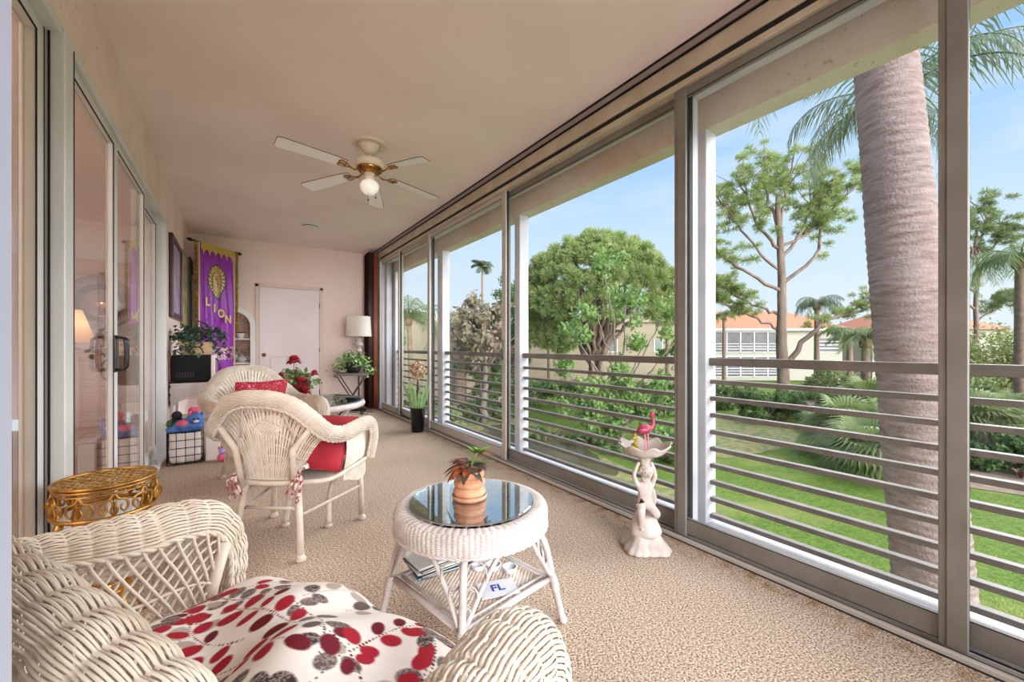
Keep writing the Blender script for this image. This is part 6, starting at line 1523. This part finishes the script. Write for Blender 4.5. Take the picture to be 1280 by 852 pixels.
# ================================================================ PICTURES ON THE LEFT WALL
def picframe(y0, y1, z0, z1, mt, art, label, cat='picture', fw=.055, th=.035, name='framed_picture'):
    t = thing(name, label, cat, (XL+.002, (y0+y1)/2, (z0+z1)/2), 0); a, b = (y1-y0)/2, (z1-z0)/2
    m = M(); m.box(0, th, -a, -a+fw, -b, b, .008); m.box(0, th, a-fw, a, -b, b, .008); m.box(0, th, -a+fw, a-fw, -b, -b+fw, .008); m.box(0, th, -a+fw, a-fw, b-fw, b, .008); m.build('frame', mt, t)
    m = M(); m.box(.004, .012, -a+fw, a-fw, -b+fw, b-fw); m.build('picture', art, t); return t
picframe(5.42, 6.36, 1.37, 2.23, mat('frame_mahogany', lin(82, 36, 34), .35, 0, lin(54, 22, 24), 6), mat('art_lilac', lin(150, 132, 180), .4, 0, lin(206, 196, 214), 2.6, detail=6, lo=.3, hi=.7), 'mahogany framed lilac picture on the left wall nearest the sliding doors')
picframe(6.46, 6.98, 1.34, 2.26, mat('frame_khaki', lin(176, 162, 112), .5, 0, lin(150, 134, 86), 8), mat('mirror_green', lin(128, 134, 118), .2, 0, lin(150, 152, 136), 3), 'khaki framed panel on the left wall between the lilac picture and the banner', fw=.14)
t = struct(M().box(XL+.001, XL+.05, 7.08, 7.50, 1.2, 2.28, .004).build('window_8', mat('dark_sash', lin(96, 104, 92), .4)), 'narrow greenish sash on the left wall')
m = M(); m.box(XL+.05, XL+.062, 7.07, 7.51, 2.1, 2.28, .003); m.build('dark_header', mat('header_dark', lin(34, 26, 26), .6), t)  # dark header strip across the top of the sash

# ================================================================ BANNER
bx0, by0, bx1, by1 = -.485, 6.86, .060, 7.53
bl = math.hypot(bx1-bx0, by1-by0); bt_ = thing('banner', 'purple banner with a gold lion crest and the letters LION hanging from a rod', 'banner', ((bx0+bx1)/2, (by0+by1)/2, 2.475), math.atan2(by1-by0, bx1-bx0))
m = M(); m.tube([(-bl/2, 0, 0), (bl/2, 0, 0)], .011, 10)
for s in (-1, 1): m.ball((s*(bl/2), 0, 0), .024, 12, 8, (1.2, 1, 1)); m.lathe([(.012, -.01), (.026, 0), (.012, .01)], (s*(bl/2-.05), 0, 0), 12) ; m.ball((s*(bl/2+.035), 0, 0), .014, 10, 8)
m.build('rod', K['blackiron'], bt_)
cw, chh = .60, 1.78; nu, nv = 200, 560
u = np.linspace(-cw/2, cw/2, nu)[:, None]; v = np.linspace(0, -chh, nv)[None, :]
Yd = -.014+.014*np.sin(u*22+np.sin(v*2)*.8)*np.clip(-v*1.6, .1, 1)+.006*np.sin(u*47+v*3); X = u+0*v; Z = v+0*u
purple = np.array(lin(150, 34, 176)[:3]); col = np.tile(purple, (nu, nv, 1)); gold = np.array(lin(214, 186, 100)[:3]); blackc = np.array(lin(36, 26, 24)[:3]); tan = np.array(lin(206, 172, 110)[:3]); brn = np.array(lin(120, 86, 40)[:3])
ew, eh, ecy = .150, .235, -.50
ux, uy = X/ew, (Z-ecy)/eh
shield = np.where(uy > 0, np.abs(ux)**2.2+np.abs(uy)**2.2, np.abs(ux)**1.7+np.abs(uy)**1.25)
col[shield < 1.12] = blackc
ang = np.arctan2(uy, ux); rr_ = np.hypot(ux, uy)
stro = np.sin(ang*22+np.sin(rr_*9)*1.5)
col[shield < .93] = gold; col[(shield < .93) & (stro > .35) & (rr_ > .60)] = brn; col[(shield < .93) & (rr_ > .50) & (rr_ < .66) & (uy > -.35)] = brn
face = (ux/.52)**2+((uy-.02)/.60)**2 < 1; col[face] = tan
col[((np.abs(ux)-.20)/.09)**2+((uy-.17)/.055)**2 < 1] = blackc                    # eyes
col[(np.abs(np.abs(ux)-.22) < .14) & (np.abs(uy-.27-.1*np.abs(ux)) < .025)] = brn   # brows
col[(np.abs(ux) < .13+.3*(uy+.08)) & (uy < -.06) & (uy > -.17)] = blackc             # nose
col[(np.abs(ux) < .02) & (uy < -.15) & (uy > -.27)] = blackc
col[(np.abs(uy+.27+.35*np.abs(ux)**1.2*-1) < .02) & (np.abs(ux) < .24)] = blackc
col[((np.abs(ux)-.12)/.11)**2+((uy+.2)/.07)**2 < .5] = np.array(lin(236, 216, 170)[:3])
col[((np.abs(ux)-.10) < .10) & (np.abs(ux) > .09) & (uy > -.03) & (uy < .12)] = np.array(lin(176, 138, 78)[:3])
# white / gold leafy print on the lower hem
hem = (Z < -1.42) & (Z > -1.60); pr_ = np.sin(X*70+np.sin(Z*60)*2)*np.sin(Z*75+np.sin(X*50)*2)
col[hem & (pr_ > .15)] = np.array(lin(232, 214, 190)[:3]); col[hem & (pr_ < -.55)] = np.array(lin(196, 120, 140)[:3])
m = M(); m.grid(np.stack([X, Yd, Z], -1)[:, ::-1], col=col[:, ::-1]); m.build('cloth', colmat('satin_banner', .35, spec=.6), bt_, usecol=True)
TG_ = mat('gold_cloth', lin(222, 196, 104), .5, .2, lin(190, 158, 66), 60, .6, 120)
for k in range(6):
    m = M(); x0 = -cw/2+k*cw/6; q = cw/6
    pts = [(x0, .006), (x0+q, .006), (x0+q, -.07), (x0+q*.82, -.105), (x0+q*.68, -.10), (x0+q*.5, -.165), (x0+q*.32, -.10), (x0+q*.18, -.105), (x0, -.07)]
    m.prism(pts, -.034, -.030, 'y'); m.build('valance_scallop', TG_, bt_)
for s in (-1, 1):
    m = M(); V = np.stack([np.stack([np.linspace(s*(cw/2-.001), s*(cw/2+.022), 3), np.full(3, -.02), np.full(3, z)], -1) for z in np.linspace(0, -chh+.05, 20)], 0); m.grid(V); m.build('edge_trim', mat('edge_tan', lin(226, 196, 170), .5), bt_)
    m = M(); r_ = np.random.RandomState(5+s); zz = np.linspace(0, -1.18 if s > 0 else -1.5, 260); P = np.stack([s*(cw/2+.06)+0*zz, -.018+0*zz, zz], -1)
    leafcloud(m, P, np.full(len(P), .026), 9, .011, 7+s, asp=.35, shell=.9); m.build('tinsel', mat('gold_tinsel', lin(208, 176, 70), .3, .7, lin(150, 120, 36), 90), bt_)
LTR = mat('letter_gold', lin(232, 206, 130), .4, .2)
for ch, x, z in (('L', -.19, -.80), ('I', -.075, -.88), ('O', .045, -.945), ('N', .17, -1.02)):
    text3(ch, .155, LTR, bt_, (x, -.036, z), (PI/2, 0, 0), .002, 'letter', .006)
for k in range(40):
    x = -cw/2+cw*(k+.5)/40; m = M(); m.tube([(x, -.014, -chh), (x+.003*math.sin(k*5), -.014, -chh-.08-.015*math.sin(k*1.7))], .004, 5); m.build('fringe_strand', TG_, bt_)

# ================================================================ NICHE ORNAMENTS
POR = mat('porcelain', lin(232, 232, 230), .25); RDR = mat('red_rim', lin(176, 34, 44), .4)
def setthing(name, label, cat, x, y, z): return thing(name, label, cat, (x, y, z), 0)
t = setthing('teacup', 'white cup with a red rim on the upper niche shelf', 'cup', .085, YF+.08, 1.191)
m = M(); m.lathe([(.001, 0), (.03, 0), (.032, .008), (.05, .03), (.062, .075), (.064, .085), (.060, .085), (.056, .07), (.001, .012)], k=28); m.build('cup', POR, t); m = M(); m.lathe([(.0625, .078), (.068, .084), (.068, .098), (.0615, .098), (.0615, .084)], k=28); m.build('rim', RDR, t)
m = M(); m.tube(crom([(.058, 0, .07), (.085, 0, .06), (.08, 0, .03), (.05, 0, .03)], 12), .005, 6); m.build('handle', POR, t)
t = setthing('teapot', 'pale grey teapot on a saucer on the middle niche shelf', 'teapot', .10, YF+.10, .811)
m = M(); m.lathe([(.001, 0), (.06, 0), (.092, .012), (.09, .016), (.001, .008)], k=28); m.build('saucer', POR, t)
m = M(); m.lathe(crom([(.03, .012), (.055, .03), (.064, .06), (.05, .09), (.03, .105)], 16), k=28); m.ball((0, 0, .11), .028, 14, 8, (1, 1, .5)); m.ball((0, 0, .132), .009, 8, 6); m.build('body', mat('teapot_grey', lin(206, 208, 206), .3), t)
m = M(); m.tube(crom([(-.05, 0, .05), (-.08, 0, .07), (-.09, 0, .1)], 8), [.012, .01, .009, .008, .008, .007, .007, .006], 8); m.build('spout', POR, t); m = M(); m.tube(crom([(.05, 0, .09), (.085, 0, .085), (.085, 0, .05), (.055, 0, .04)], 10), .006, 6); m.build('handle', POR, t)
t = setthing('glass_goblet', 'small clear goblet left of the teapot on the middle niche shelf', 'glass', .012, YF+.11, .811)
m = M(); m.lathe([(.03, 0), (.03, .003), (.005, .008), (.004, .05), (.025, .07), (.034, .1), (.032, .13)], k=24); m.build('goblet', mat('clear_glass', lin(200, 206, 206), .1, spec=.8), t)

# ================================================================ INSIDE THE LIVING ROOM
t = thing('louvered_cabinet', 'pale louvered cabinet seen through the sliding glass door', 'cabinet', (-1.42, 6.55, 0), 0)
m = M(); m.box(-.33, .33, -.25, .25, 0, 1.0, .006); m.box(-.35, .35, -.27, .27, 1.0, 1.03, .005); m.build('body', mat('cabinet_paint', lin(214, 190, 182), .6), t)
for s in (-1, 1):
    m = M(); 
    for k in range(26): m.box(s*.16-.13, s*.16+.13, -.262, -.252, .08+k*.034, .102+k*.034, rot=(.5, 0, 0))
    m.box(s*.16-.15, s*.16-.13, -.266, -.25, .05, .97); m.box(s*.16+.13, s*.16+.15, -.266, -.25, .05, .97); m.build('louvered_door', mat('louver_paint', lin(226, 204, 198), .6), t)
t = thing('table_lamp', 'lit pleated cream lampshade on a table lamp inside the living room', 'lamp', (-1.50, 6.50, 1.031), 0)
m = M(); m.lathe(crom([(.001, 0), (.08, 0), (.085, .015), (.03, .04), (.05, .09), (.035, .14), (.012, .17), (.01, .22)], 28), k=24); m.build('base', K['brass'], t)
SHD = mat('lit_shade', lin(244, 216, 180), .8, transl=.5, em=(1.0, .62, .34, 1), ems=.12)
m = M(); m.lathe([(.20, .08), (.09, .44)], k=144, rfun=lambda a, z: 1+.012*np.cos(a*48)[None, :]); m.f = [f for f in m.f if f[0].shape[1] <= 8]; m.build('lamp_shade', SHD, t)
l = bpy.data.lights.new('lamp_bulb', 'POINT'); l.energy = 2.2; l.color = (1, .72, .45); l.shadow_soft_size = .04; lo_ = bpy.data.objects.new('lamp_bulb', l); COL.objects.link(lo_); lo_.location = (-1.50, 6.5, 1.3)
t = thing('wall_mirror', 'round grey framed mirror on the living room wall seen through the glass', 'mirror', (-1.75, 8.97, 1.75), 0)
m = M(); aa_ = np.linspace(0, 2*PI, 64, endpoint=False)
m.tube([(.36*math.cos(a), -.02, .36*math.sin(a)) for a in aa_], .07, 12, closed=True, flat=1); m.build('frame', mat('mirror_frame', lin(150, 136, 132), .5, 0, lin(126, 112, 110), 14), t)
m = M(); m.lathe([(.001, 0), (.33, 0), (.33, .006), (.001, .006)], k=48); m.xf(lambda v: np.stack([v[:, 0], v[:, 2]-.02, v[:, 1]], -1)); m.build('glass', mat('mirror_glass', lin(206, 190, 186), .05, .9), t)
